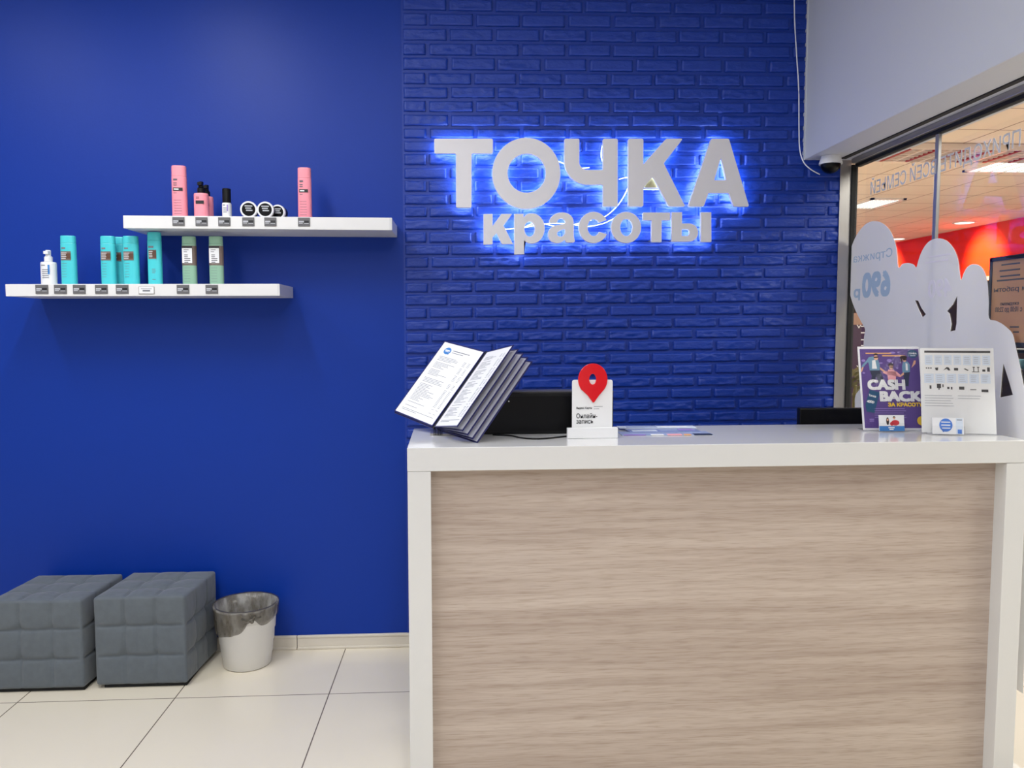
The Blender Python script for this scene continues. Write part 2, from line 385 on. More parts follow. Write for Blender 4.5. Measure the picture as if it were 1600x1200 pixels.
# brick cladding: one relief mesh of uneven painted bricks on a thin panel
XR = atY(1309, 400, YW).x
def brick_wall():
    bm = bmesh.new()
    y0 = YW - .006
    add_box(bm, XB - .004, XR + .02, y0, YW, .06, ZC)
    rows = [-53, -30, -7.5, 15, 38.5, 61.5, 84.5, 108, 130.3, 152, 173.5, 195.5, 215.2, 236, 257.4, 278, 299, 318.6, 338, 358.2, 379, 398.3, 418, 437.5, 456.6, 477.3, 497, 516, 534, 553, 572]
    zs = [atY(632, p, YW - .016).z for p in rows]
    while zs[-1] > .12: zs.append(zs[-1] - .0545)
    while zs[0] < ZC - .05: zs.insert(0, zs[0] + .066)
    i15 = min(range(len(zs)), key=lambda i: abs(zs[i] - atY(632, 15, YW - .016).z))
    tilt = .0115
    rnd = random.Random(3)
    for i, zb in enumerate(zs):
        pitch = (zs[i - 1] - zb) if i else .066
        h = pitch - .0125
        full = (i - i15) % 2 == 0
        x = XB + .004; k = 0
        off = -.006 if full else 0
        while x < XR:
            wd = (.187 if (full or k) else .098) + rnd.uniform(-.006, .006)
            xe = min(x + wd, XR + .015)
            if xe - x > .02:
                nx = max(4, int((xe - x) / .008)); nz = 8
                seed = Vector((rnd.uniform(0, 90), rnd.uniform(0, 90), rnd.uniform(0, 90)))
                rough = rnd.choice((.35, .8, 1.0, 1.3)); dz = rnd.uniform(-.0015, .0015)
                ew = .0028; us = [0, ew / (xe - x)] + [ew / (xe - x) + (1 - 2 * ew / (xe - x)) * q / (nx - 2) for q in range(1, nx - 2)] + [1 - ew / (xe - x), 1]
                vs = [0, ew / h] + [ew / h + (1 - 2 * ew / h) * q / (nz - 2) for q in range(1, nz - 2)] + [1 - ew / h, 1]
                g = []
                for a in range(nx + 1):
                    colv = []
                    for b in range(nz + 1):
                        u = us[a]; v = vs[b]
                        px = x + (xe - x) * u; pz = zb + dz + h * v
                        e = min(u * (xe - x), (1 - u) * (xe - x), v * h, (1 - v) * h)
                        d = .0095 if e > 1e-6 else 0.0
                        n = noise.fractal(Vector((px * 28, 0, pz * 75)) + seed, 1, 2, 3)
                        d += (n * .0036 * rough) if e > .0015 else 0
                        jx_ = noise.noise(Vector((px * 40, 3, pz * 40)) + seed) * .0016 if e < 1e-6 else 0
                        zz = pz + jx_ + tilt * (px - XB)
                        colv.append(bm.verts.new((px + jx_, y0 - d, zz)))
                    g.append(colv)
                for a in range(nx):
                    for b in range(nz):
                        f = bm.faces.new((g[a][b], g[a + 1][b], g[a + 1][b + 1], g[a][b + 1])); f.smooth = True
            x += wd + .0145 + rnd.uniform(-.003, .003); k += 1
    me = bpy.data.meshes.new('wall_cladding'); bm.to_mesh(me); bm.free()
    o = link('wall_brick', me, MT['brick']); o['kind'] = 'structure'
brick_wall()

# skirting, with the joint between two lengths
xl = atY(465, 1005, YW).x
def skirting(name, x0, x1):
    bm = box(x0, x1, YW - .012, YW, 0, .058, .002)
    add_box(bm, x0, x1, YW - .018, YW, 0, .012, .003); add_box(bm, x0, x1, YW - .015, YW, .052, .064, .003)
    structure(name, bm, MT['base'])
skirting('baseboard_back', -3.55, xl - .001); skirting('baseboard_middle', xl + .001, .3)

# bulkhead over the glass
BX = atY(1254, 251, YW).x; BZ = atY(1254, 251, YW).z
structure('wall_bulkhead', box(BX, GX + .12, -3.2, YW - .001, BZ, ZC, .003), MT['white_paint'])
tr = structure('trim_1', box(GX - .085, GX - .062, .6, YW - .06, BZ - .004, BZ + .004), MT['blackm'])          # slot under the bulkhead
structure('trim_2', box(GX - .03, GX + .03, -3.2, YW - .05, BZ - .022, BZ, .002), MT['alu'])
structure('trim_3', box(GX - .012, GX + .012, -3.2, YW - .05, BZ - .036, BZ - .022), MT['blackm'])

structure('trim_5', box(BX - .005, BX, YW - .024, YW, BZ - .002, ZC), MT['white_paint'])
# glass partition: corner post, two panes, a clamp profile between them
def pane(name, y0, y1):
    r = bpy.data.objects.new(name, None); COL.objects.link(r); r['kind'] = 'structure'
    obj('pane', box(GX - .005, GX + .005, y0, y1, .03, BZ - .03), MT['glass'], r); return r
YM = atX(1463, 300, GX).y
w1 = pane('window_1', YM + .006, YW - .028); w2 = pane('window_2', YM - 1.9, YM - .006)
obj('frame', box(GX - .066, GX - .014, YW - .022, YW - .019, 0, BZ, .001), MT['alu'], w1)
obj('gasket', box(GX - .014, GX + .012, YW - .030, YW - .019, 0, BZ - .02), MT['blackm'], w1)
obj('frame', box(GX - .0055, GX + .008, YM - .011, YM + .011, .0, BZ - .02, .002), MT['alu'], w2)
obj('sill', box(GX - .03, GX + .03, -3.2, YW - .06, 0, .03), MT['alu'], w2)

# ================================================================== THE SIGN
SY = YW - .070                                             # front face of the letters
def S5(x, y): return (620 + x * .18337, 190 + y * .18333)
def S6(x, y): return (900 + x * .18331, 190 + y * .18333)
def S3(x, y): return (640 + x * .34375, 190 + y * .34375)
ONE = lambda pts, f: [f(*p) for p in pts]
letters = []
letters.append(('Т', [ONE(round_poly([(320, 147), (817, 147), (817, 269), (636, 269), (635, 731), (507, 731), (505, 269), (322, 269)], 14), S5)]))
letters.append(('О', [ONE(oval(1104, 441, 289, 302, 56), S5), ONE(oval(1107, 439, 164, 168, 44), S5)]))
ch = [(882.3, 217), (905, 217)] + oval(917, 253.5, 12, 12, 8, PI, PI / 2) + [(942.5, 265.8), (942.5, 217), (965, 217), (965, 322.4), (942.5, 322.4), (942.5, 288.2)] \
    + oval(918, 252, 35.7, 36.2, 12, PI / 2, PI)
letters.append(('Ч', [round_poly(ch, 2.2, 3)]))
letters.append(('К', [ONE(round_poly([(447, 147), (573, 147), (573, 368), (770, 147), (908, 147), (747, 356), (930, 722), (792, 722), (657, 465), (573, 560), (573, 722), (447, 722)], 14), S6)]))
letters.append(('А', [ONE(round_poly([(1155, 147), (1303, 147), (1474, 722), (1347, 722), (1304, 607), (1130, 607), (1088, 722), (958, 722)], 14), S6),
                      ONE(round_poly([(1237, 300), (1178, 500), (1282, 500)], 6), S6)]))
letters.append(('к', [ONE(round_poly([(740, 790), (815, 788), (815, 893), (893, 788), (980, 788), (908, 885), (988, 1043), (898, 1043), (850, 948), (815, 985), (815, 1045), (740, 1047)], 5), S5)]))
letters.append(('р', [ONE([(1003, 788), (1078, 787), (1080, 820)] + oval(1150, 910, 110, 128, 24, math.radians(-118), math.radians(128)) + [(1084, 1010), (1085, 1127), (1003, 1130)], S5),
                      ONE(oval(1132, 915, 46, 66, 24), S5)]))
a_out = [(1296, 862), (1312, 818), (1350, 786), (1405, 773), (1460, 782), (1500, 818), (1508, 870), (1508, 985), (1520, 1028), (1445, 1030), (1434, 1005), (1400, 1030), (1358, 1037),
         (1315, 1020), (1292, 985), (1290, 945), (1308, 908), (1350, 886), (1400, 878), (1437, 868), (1436, 845), (1420, 827), (1395, 823), (1372, 835), (1366, 862)]
letters.append(('а', [ONE(round_poly(a_out, 30), S5), ONE(round_poly([(1437, 912), (1398, 922), (1368, 940), (1365, 968), (1392, 985), (1424, 972), (1437, 945)], 20), S5)]))
a0 = math.radians(26)
c_out = oval(150, 902, 124, 132, 36, a0, 2 * PI - a0 - .05) + oval(152, 902, 54, 74, 30, 2 * PI - a0 - .15, a0 + .1)[::1]
co = [(150 + 124 * math.cos(t), 902 + 132 * math.sin(t)) for t in [a0 + (2 * PI - 2 * a0 - .06) * k / 40 for k in range(41)]]
ci = [(152 + 54 * math.cos(t), 902 + 74 * math.sin(t)) for t in [2 * PI - a0 - .16 - (2 * PI - 2 * a0 - .26) * k / 34 for k in range(35)]]
letters.append(('с', [ONE(co + ci, S6)]))
letters.append(('о', [ONE(oval(428, 902, 126, 132, 44), S6), ONE(oval(430, 902, 54, 74, 36), S6)]))
letters.append(('т', [ONE(round_poly([(573, 776), (802, 776), (802, 840), (730, 840), (728, 1026), (645, 1026), (646, 840), (574, 840)], 5), S6)]))
yy = [(818, 773), (903, 773), (903, 869), (955, 869)] + oval(965, 945, 76, 76, 16, -PI / 2, PI / 2) + [(818, 1021)][:]
letters.append(('ы', [ONE(yy, S6), ONE([(902, 915), (940, 915)] + oval(948, 945, 22, 30, 10, -PI / 2, PI / 2) + [(902, 975)], S6), ONE(round_poly([(1067, 774), (1151, 774), (1153, 1024), (1067, 1024)], 4), S6)]))
sc0 = atY(925, 300, SY)
sign = thing('illuminated_sign', 'white letter sign with blue glow in two lines on the brick wall', 'sign', (sc0.x, SY, sc0.z))
def loops_on(loops, y):
    out = []
    for lp in loops:
        q = []
        for (px, py) in lp:
            p = atY(px, py, y); q.append((p.x - sc0.x, p.z - sc0.z))
        out.append(q)
    return out
for ltr, loops in letters:
    big = ltr in 'ТОЧКА'
    q = loops_on(loops, SY)
    o = link('letter', curve_mesh('letter', q, .018, .0012), MT['letter'], sign); flat_in(o, 0, 0, -.009)
    o['label'] = 'white letter ' + ltr
    q2 = loops_on(loops, SY)
    bl = curve_mesh('backlight', q2, .004, 0, -.0035)
    b = link('backlight', bl, MT['led'], o); b.matrix_local = Matrix.Translation((0, 0, -.0115))
    # mounting pins to the wall
    xs = [p[0] for p in q[0]]; zs = [p[1] for p in q[0]]
    lo = min(q[0], key=lambda p: p[0] + p[1]); hi = max(q[0], key=lambda p: p[0] + p[1])
    cxm = (min(xs) + max(xs)) / 2; czm = (min(zs) + max(zs)) / 2
    for p in (lo, hi):
        bm = bmesh.new(); ux = p[0] + (cxm - p[0]) * .12; uz = p[1] + (czm - p[1]) * .12
        add_box(bm, ux - .0025, ux + .0025, uz - .0025, uz + .0025, -.0595, -.009)
        obj('mounting_pin', bm, MT['alu'], o)
# loose wires and the small box behind the letters
def wire(pts, y, r=.0022):
    P = []
    for i, (px, py) in enumerate(pts):
        p = atY(px, py, y); P.append((p.x - sc0.x, p.y - SY, p.z - sc0.z))
    return add_tube(bmesh.new(), smooth_path(P), r)
for pts in ([(943, 222), (940, 232), (939.5, 246), (943, 256)], [(967, 280), (984, 278), (980, 296), (966, 320), (946, 338), (930, 342)],
            [(958, 342), (940, 350), (916, 354), (890, 350), (862, 349), (840, 352), (816, 356)], [(816, 357), (838, 348), (860, 352), (880, 356), (900, 350), (924, 344)],
            [(872, 252), (900, 262), (921, 262)], [(768, 357.5), (790, 358), (804, 357)]):
    obj('cable', wire(pts, YW - .024), MT['cable'], sign, True)
p0 = atY(1007, 294, YW - .022); p1 = atY(1029, 277, YW - .022)
bm = bmesh.new()
px0, px1, pz0, pz1 = p0.x - sc0.x - .03, p1.x - sc0.x, p0.z - sc0.z, p1.z - sc0.z + .012
add_box(bm, px0, px1, .022, .062, pz0, pz1, .004)
bx = obj('transformer_box', bm, MT['beigebox'], sign); bx['label'] = 'small mottled beige box behind letter К'
obj('box_base', box(px0 - .004, px1 + .004, .020, .0635, pz0 - .007, pz0), MT['white'], bx)

# ================================================================== WALL SHELVES AND PRODUCTS
def shelf(name, label, pxl, pxr, pyt, pyb, yf, tilt):
    a = atY(pxl, pyt, yf); b = atY(pxr, pyt + tilt, yf); c = atY(pxl, pyb, yf)
    ang = math.atan2(b.z - a.z, b.x - a.x)
    L = math.hypot(b.x - a.x, b.z - a.z); t = a.z - c.z
    r = thing(name, label, 'shelf', group='floating wall shelves')
    r.matrix_world = Matrix.Translation(a) @ Matrix.Rotation(-ang, 4, 'Y')
    obj('board', box(0, L, 0, YW - yf - .0005, -t, 0, .0015), MT['shelf'], r)
    obj('edge_band', box(L - .009, L + .001, -.0012, .0, -t + .001, -.001), MT['white_lam'], r)
    return r, L, t
YS = 3.31
su, Lu, tu = shelf('wall_shelf', 'upper right white floating shelf holding pink products and round jars', 192, 612, 336.5, 356.5, YS, 3.6)
sl, Ll, tl = shelf('wall_shelf', 'lower left white floating shelf holding turquoise and green bottles', 8, 436.5, 444, 463, YS, -.5)
def on_shelf(s, px, y):
    """world point on the shelf's top under picture column px at depth y"""
    p = atY(px, 400, y); inv = s.matrix_world.inverted()
    a = inv @ Vector((p.x, y, 0)); x = a.x / 1.0
    w_ = s.matrix_world @ Vector((p.x - s.matrix_world.translation.x, y - YS, 0)); return Vector((p.x, y, w_.z + .0003))
bpy.context.view_layer.update()
def ink_lines(bm, u, v, wd, rows, dv, n, th=.0016, seed=0, ragged=.45):
    r = random.Random(seed)
    for k in range(rows):
        ww = wd * (1 - ragged * r.random()); add_rect(bm, u, u + ww, v - k * dv - th, v - k * dv, n)
    return bm
def tall_bottle(label, px, pyt, pyb, wpx, m, kind, s, y, group, yaw=.0):
    base = on_shelf(s, px, y); wid = wpx / F * y
    Hh = atY(px, pyt, y).z - base.z
    r = thing('hair_care_bottle', label, 'bottle', base, yaw, group)
    R = wid / 2; D = .62
    capz = Hh * (.845 if kind != 'pink' else .80)
    bm = lathe([(0, 0), (R * .94, 0), (R * .985, .004), (R, .012), (R * .985, capz - .002), (R * .95, capz), (0, capz)], n=40, sy=D, sup=2.5)
    obj('body', bm, m, r, False)
    bm = lathe([(0, capz + .0006), (R * .965, capz + .0006), (R * .97, capz + .002), (R * .955, Hh - .004), (R * .90, Hh - .0006), (0, Hh)], n=40, sy=D, sup=2.5)
    obj('cap', bm, m, r)
    n = R * D + .0003
    hw = R * .62
    if kind in ('teal', 'pinkh'):
        top = Hh * .68
        bm = bmesh.new(); add_rect(bm, -hw * 1.15, hw * .95, top - Hh * .18, top, n); lb = obj('label_panel', bm, MT['taupe'], r)
        bm = bmesh.new(); add_rect(bm, -hw * .1, hw * .95, top - Hh * .15, top - Hh * .04, n + .0003); obj('label_swatch', bm, MT['brown'], lb)
        bm = bmesh.new(); ink_lines(bm, -hw * 1.05, top - .006, hw * 1.3, 4, .0075, n + .0006, .0022, 3); obj('lettering', bm, MT['paper'], lb)
        bm = bmesh.new(); ink_lines(bm, -hw, top + .016, hw * .9, 1, .01, n, .006, 1); ink_lines(bm, -hw, top - Hh * .24, hw * 1.5, 6, .011, n, .0011, 5); obj('lettering', bm, MT['ink'], r)
    elif kind == 'pink':
        top = Hh * .58
        bm = bmesh.new(); add_rect(bm, -hw * 1.1, hw * .95, top - .013, top, n); lb = obj('label_panel', bm, MT['inkd'], r)
        bm = bmesh.new(); add_rect(bm, -hw * .9, hw * .1, top - .009, top - .004, n + .0004); obj('lettering', bm, MT['paper'], lb)
        bm = bmesh.new(); ink_lines(bm, -hw, top + .036, hw * .9, 1, .01, n, .007, 1); ink_lines(bm, -hw, top + .020, hw * 1.3, 2, .008, n, .003, 2)
        ink_lines(bm, -hw, top - .02, hw * 1.2, 1, .008, n, .002, 2); ink_lines(bm, -hw, top - .05, hw * 1.7, 7, .011, n, .0010, 6, .1); obj('lettering', bm, MT['textgrey'], r)
    elif kind == 'green':
        top = Hh * .80
        bm = lathe([(R * 1.006, Hh * .40), (R * 1.012, Hh * .40), (R * 1.012, top), (R * 1.006, top)], n=40, sy=D, sup=2.5); bd = obj('label_band', bm, MT['taupe'], r)
        bm = bmesh.new(); add_rect(bm, -hw * 1.3, hw * .95, Hh * .445, Hh * .755, n + .0012); obj('label_panel', bm, MT['paper'], bd)
        bm = bmesh.new(); add_rect(bm, -hw * 1.3, hw * 1.0, top - .010, top - .002, n + .0012); ink_lines(bm, -hw * .9, Hh * .72, hw * 1.2, 2, .008, n + .0016, .002, 1)
        ink_lines(bm, -hw * .8, Hh * .62, hw * 1.4, 5, .0075, n + .0016, .0032, 2); obj('lettering', bm, MT['inkd'], bd)
        bm = bmesh.new(); ink_lines(bm, -hw, Hh * .35, hw * 1.5, 6, .011, n, .0010, 5, .1); obj('lettering', bm, MT['ink'], r)
    elif kind == 'tealmask':
        top = Hh * .66
        bm = bmesh.new(); add_rect(bm, -hw * 1.0, hw * .8, top - Hh * .17, top, n); lb = obj('label_panel', bm, MT['taupe'], r)
        bm = bmesh.new(); add_rect(bm, -hw * .1, hw * .8, top - Hh * .15, top - Hh * .01, n + .0003); obj('label_swatch', bm, MT['brown'], lb)
        bm = bmesh.new(); ink_lines(bm, -hw * .9, top - .006, hw * 1.0, 3, .009, n + .0006, .0022, 3); obj('lettering', bm, MT['paper'], lb)
        bm = bmesh.new(); add_rect(bm, -hw, hw * .2, top + .008, top + .016, n); ink_lines(bm, -hw * .3, Hh * .30, hw * .9, 3, .007, n, .002, 4); ink_lines(bm, -hw * .3, Hh * .11, hw * .9, 1, .007, n, .0025, 4); obj('lettering', bm, MT['ink'], r)
    return r
PG = 'pink tall bottles on the upper shelf'; TG = 'turquoise bottles on the lower shelf'; GG = 'sage green bottles on the lower shelf'
tall_bottle('tall pink bottle at the left end of the upper shelf', 283.5, 259.5, 337, 22, MT['pink'], 'pink', su, 3.410, PG, .06)
tall_bottle('tall pink bottle standing alone at the right of the upper shelf', 478, 262.5, 338, 20.5, MT['pink'], 'pink', su, 3.410, PG)
tall_bottle('turquoise bottle beside the white spray bottle on the lower shelf', 107.5, 368.5, 443, 22.5, MT['teal'], 'teal', sl, 3.400, TG, -.05)
tall_bottle('left turquoise bottle of the tight trio on the lower shelf', 169.5, 369, 443, 22, MT['teal'], 'teal', sl, 3.400, TG, -.05)
tall_bottle('turquoise bottle tucked behind between two others on the lower shelf', 186, 370.5, 443, 22, MT['teal'], 'teal', sl, 3.465, TG, -.05)
tall_bottle('right turquoise bottle of the tight trio on the lower shelf', 205, 369, 443, 23, MT['teal'], 'teal', sl, 3.395, TG, -.05)
tall_bottle('lone turquoise bottle under the left end of the upper shelf, next to green ones', 242, 363, 443, 21, MT['teal'], 'tealmask', sl, 3.400, TG, -.08)
tall_bottle('left sage green bottle with a white label on the lower shelf', 296, 369.5, 443, 21, MT['green'], 'green', sl, 3.400, GG)
tall_bottle('right sage green bottle with a white label on the lower shelf', 338, 369.5, 443, 21, MT['green'], 'green', sl, 3.400, GG)
def pump_bottle(label, px, wpx, ytop, ybody, s, y, group, body, pump, kind):
    base = on_shelf(s, px, y); R = wpx / F * y / 2; Hb = atY(px, ybody, y).z - base.z; Ht = atY(px, ytop, y).z - base.z
    r = thing('spray_bottle', label, 'bottle', base, 0, group)
    D = .8 if kind != 'cap' else 1
    obj('body', lathe([(0, 0), (R * .95, 0), (R, .004), (R, Hb - .008), (R * .94, Hb - .002), (R * .5, Hb), (0, Hb)], n=40, sy=D, sup=2.3), body, r)
    if kind == 'cap':
        obj('cap', lathe([(0, Hb + .0005), (R * .92, Hb + .0005), (R * .92, Ht - .002), (R * .86, Ht), (0, Ht)], n=32), pump, r)
    else:
        hs = Ht - Hb
        p = obj('pump', lathe([(0, Hb), (R * .52, Hb), (R * .52, Hb + hs * .4), (R * .34, Hb + hs * .5), (R * .34, Ht - .002), (R * .28, Ht), (0, Ht)], n=28), pump, r)
        obj('nozzle', box(-R * .30, R * .30, -R * .72, R * .1, Ht - hs * .36, Ht - hs * .10, .001), pump, p)
    n = R * D + .0004; bm = bmesh.new()
    if kind == 'pink':
        add_rect(bm, -R * .55, R * .6, Hb * .55, Hb * .68, n); ink_lines(bm, -R * .5, Hb * .82, R * .8, 2, .005, n, .0018, 2); obj('lettering', bm, MT['inkd'], r)
    else:
        ink_lines(bm, -R * .6, Hb * .85, R * .9, 1, .005, n, .003, 2); ink_lines(bm, -R * .5, Hb * .66, R * .9, 5 if kind != 'cap' else 3, .008, n, .003, 4); obj('lettering', bm, MT['ink'], r)
        bm = bmesh.new(); add_rect(bm, R * .25, R * .5, Hb * .45, Hb * .85, n); obj('accent_stripe', bm, MT['sky'] if kind == 'spray' else MT['lilac'], r)
    return r
pump_bottle('pink spray bottle with a black pump, in front of another on the upper shelf', 317, 21, 284, 302, su, 3.385, 'pink spray bottles', MT['pink'], MT['black'], 'pink')
pump_bottle('pink spray bottle half hidden behind the front pink spray bottle', 325.5, 19, 289, 307, su, 3.450, 'pink spray bottles', MT['pink'], MT['black'], 'pink')
pump_bottle('small white bottle with a tall black cap on the upper shelf', 356.5, 13.5, 295, 317, su, 3.390, None, MT['white'], MT['black'], 'cap')
pump_bottle('white spray bottle at the left end of the lower shelf', 75.5, 22, 391, 409, sl, 3.400, None, MT['white'], MT['white'], 'spray')
def jar(label, px, rpx, y, rot):
    R = rpx / F * y; base = on_shelf(su, px, y)
    r = thing('hair_wax_jar', label, 'jar', base + Vector((0, 0, R)), rot, 'round jars lying on edge on the upper shelf')
    T = Matrix.Rotation(PI / 2, 4, 'X')
    def L(prof, name, m, parent=r):
        bm = lathe(prof, n=44); bmesh.ops.transform(bm, matrix=T, verts=bm.verts); return obj(name, bm, m, parent)
    L([(0, -.036), (R * .94, -.036), (R * .96, -.034), (R * .96, -.001), (0, -.001)], 'body', MT['black'])
    lid = L([(0, 0), (R, 0), (R, .011), (R * .96, .014), (R * .80, .0145), (0, .0145)], 'lid', MT['white'])
    sk = L([(0, .0146), (R * .78, .0146), (R * .78, .0151), (0, .0151)], 'lid_label', MT['blackg'], lid)
    bm = bmesh.new()
    for k, (u, wd) in enumerate(((-.45, .9), (-.38, .7), (-.3, .75))): add_rect(bm, R * u, R * (u + wd), R * (.34 - .26 * k), R * (.42 - .26 * k) + R * .06, .0153)
    obj('lettering', bm, MT['inkl'], lid)
jar('round white-lidded jar, left of the three on the upper shelf', 391, 12.6, 3.370, .10)
jar('round white-lidded jar, middle of the three on the upper shelf', 417, 12.4, 3.370, .05)
jar('round white-lidded jar partly hidden behind the middle jar, on the right', 436.5, 11.3, 3.415, -.06)
# price tags on the shelf fronts
def tag(label, s, px, wpx, hpx, pyc, m, dark=True):
    a = atY(px, pyc, YS - .001); wd = wpx / F * YS; h = hpx / F * YS
    r = thing('price_tag', label, 'price tag', a, 0, 'price tags on the shelf fronts')
    r.matrix_world = Matrix.Translation(a)
    obj('card', box(-wd / 2, wd / 2, -.0022, .0008, -h / 2, h / 2, .0008), m, r)
    bm = bmesh.new()
    if dark:
        add_rect(bm, -wd * .42, wd * .0, -h * .04, h * .12, .0023); add_rect(bm, -wd * .42, -wd * .1, -h * .2, -h * .1, .0023); add_rect(bm, wd * .02, wd * .40, -h * .22, -h * .14, .0023)
        obj('lettering', bm, MT['inkl'], r)
        bm = bmesh.new(); add_rect(bm, wd * .02, wd * .42, -h * .12, h * .16, .0023); obj('price_field', bm, MT['inkd'], r)
    else:
        add_rect(bm, -wd * .25, wd * .25, -h * .2, h * .05, .0023); add_rect(bm, -wd * .36, wd * .36, h * .18, h * .26, .0023); obj('lettering', bm, MT['ink'], r)
        obj('rim', box(-wd * .53, wd * .53, -.0018, .0006, -h * .58, h * .58, .0008), MT['alu'], r)
for px, what in ((279, 'below the left tall pink bottle'), (315, 'below the pink spray bottles'), (350.5, 'below the small black-capped bottle'),
                 (388, 'below the left round jar'), (422.5, 'below the middle round jar'), (475, 'below the right tall pink bottle')):
    tag('dark grey price tag on the upper shelf, ' + what, su, px, 18, 13, 345.7 + (px - 192) / 420 * 1.8, MT['tagm'])
for px, what in ((65.5, 'below the white spray bottle'), (94.5, 'below the left turquoise bottle'), (124, 'between the left turquoise bottle and the trio'),
                 (158.5, 'below the left of the turquoise trio'), (191, 'below the middle of the turquoise trio'), (286, 'below the left green bottle'), (331, 'below the right green bottle')):
    tag('dark grey price tag on the lower shelf, ' + what, sl, px, 18.5, 13.5, 452, MT['tagm'])
tag('white price tag with a grey rim on the lower shelf front', sl, 229, 22, 10, 453.5, MT['white'], False)

# ================================================================== POUFFES AND BIN
def pouffe(label, x0, x1, yf, depth, h):
    W = x1 - x0
    r = thing('tufted_pouffe', label, 'pouffe', ((x0 + x1) / 2, yf + depth / 2, 0), 0, 'grey tufted cube pouffes')
    hx, hy, hz = W / 2, depth / 2, h / 2; n = 54; rad = .014
    bm = bmesh.new(); cache = {}
    def pt(a, b, c):
        key = (a, b, c)
        if key in cache: return cache[key]
        p = Vector(((a / n * 2 - 1) * hx, (b / n * 2 - 1) * hy, (c / n * 2 - 1) * hz))
        q = Vector((max(-hx + rad, min(hx - rad, p.x)), max(-hy + rad, min(hy - rad, p.y)), max(-hz + rad, min(hz - rad, p.z))))
        d = (p - q).normalized(); q = q + d * rad
        t = (a / n, b / n, c / n); ax = max(range(3), key=lambda i: abs(d[i]))
        u, v = [t[i] for i in range(3) if i != ax]
        def seam(s): return min(abs(s - 1 / 3), abs(s - 2 / 3))
        su_, sv_ = seam(u), seam(v)
        dep = .006 * max(math.exp(-(su_ / .013)), math.exp(-(sv_ / .013))) + .009 * math.exp(-(su_ ** 2 + sv_ ** 2) / (.055 ** 2))
        puff = (.010 if ax == 2 else .004) * (min(su_, 1 / 6) * min(sv_, 1 / 6) * 36) ** .5 * min(1, 6 * min(u, 1 - u, v, 1 - v))
        wr = .0022 * noise.fractal(Vector((u * 9 + ax * 7, v * 4, x0)), 1, 2, 2)
        k = min(1, 12 * min(u, 1 - u, v, 1 - v))
        q = q + d * ((puff - dep + wr) * k - .004)
        w_ = bm.verts.new(q + Vector((.07 * (q.y + hy), 0, hz + .012))); cache[key] = w_; return w_
    for i in range(n):
        for j in range(n):
            for f in ([(i, j, 0), (i, j + 1, 0), (i + 1, j + 1, 0), (i + 1, j, 0)], [(i, j, n), (i + 1, j, n), (i + 1, j + 1, n), (i, j + 1, n)],
                      [(i, 0, j), (i + 1, 0, j), (i + 1, 0, j + 1), (i, 0, j + 1)], [(i, n, j), (i, n, j + 1), (i + 1, n, j + 1), (i + 1, n, j)],
                      [(0, i, j), (0, i, j + 1), (0, i + 1, j + 1), (0, i + 1, j)], [(n, i, j), (n, i + 1, j), (n, i + 1, j + 1), (n, i, j + 1)]):
                bm.faces.new([pt(*q) for q in f])
    obj('upholstery', bm, MT['velvet'], r, True)
    obj('base', box(-hx + .03, hx - .01, -hy + .02, hy - .02, 0, .02), MT['blackm'], r)
fb = atZ(148, 1078, 0); fr = atZ(292, 1076, 0)
top_r = atY(220, 934, fb.y).z
pouffe('grey tufted velvet cube pouffe next to the waste bin', fb.x, fr.x, fb.y, YW - .03 - fb.y, top_r - .006)
fl = atZ(140, 1081, 0)
pouffe('grey tufted velvet cube pouffe cut off by the left picture edge', fl.x - (fr.x - fb.x) - .022, fl.x - .018, fl.y, YW - .04 - fl.y, top_r - .008)

bc = atZ(387, 1039, 0); bc.y = 3.425; bc.x = atY(387, 1039, 3.425).x
bin_ = thing('waste_bin', 'white ridged waste bin with a smoky bag folded over its rim', 'bin', (bc.x, bc.y, 0))
Rb = 36 / F * bc.y; Rt = 47.5 / F * bc.y; hb = atY(384, 942, bc.y).z
prof = [(0, .003), (Rb * .9, .003), (Rb * .93, 0), (Rb, .004)]
for k in range(1, 5):
    z = hb * k / 5; rr = Rb + (Rt - Rb) * k / 5
    prof += [(rr - .0022, z - .004), (rr + .0016, z)]
prof += [(Rt - .001, hb - .012), (Rt + .004, hb - .008), (Rt + .004, hb), (Rt - .001, hb), (Rb * .98, .012), (0, .008)]
obj('bucket', lathe(prof, n=56), MT['bin'], bin_, True)
def bin_bag():
    bm = bmesh.new(); n = 120
    def hem(a):                                            # a: azimuth, -pi/2 faces the camera
        d = (a + PI / 2 + PI) % (2 * PI) - PI
        k = d - .42                                        # the knot sits right of centre
        lift = .050 * math.exp(-(k / .22) ** 2)
        base = .085 + .035 * max(-1, min(1, -k / 1.2)) * math.exp(-max(0, -k - 1.9) ** 2)
        return base - lift
    rows = 9; rings = []
    for j in range(-6, rows + 1):
        ring = []
        for i in range(n):
            a = 2 * PI * i / n
            nz = noise.fractal(Vector((math.cos(a) * 5.5, math.sin(a) * 5.5, j * .12)), 1, 2, 3)
            if j <= 0:
                t = -j / 6; rr = Rt - .005 - (Rt - Rb) * t * .55 - .006 * abs(nz) * min(1, t * 3); z = hb + .003 - t * .16
            else:
                t = j / rows; z = hb + .004 - hem(a) * t; rr = Rb + (Rt - Rb) * (z / hb) + .007 + .0055 * nz * t
            if j == 0: rr = Rt + .0065; z = hb + .0045
            elif j == -1: rr = Rt - .0045; z = hb + .0045
            ring.append(bm.verts.new((rr * math.cos(a), rr * math.sin(a), z)))
        rings.append(ring)
    for p, q in zip(rings, rings[1:]):
        for i in range(n):
            k = (i + 1) % n; bm.faces.new((p[i], p[k], q[k], q[i]))
    return bm
bag = obj('bin_bag', bin_bag(), MT['bag'], bin_, True)
ka = -PI / 2 + .42; kr = Rt + .006
kn = Vector((kr * math.cos(ka), kr * math.sin(ka), hb - .034))
bm = bmesh.new()
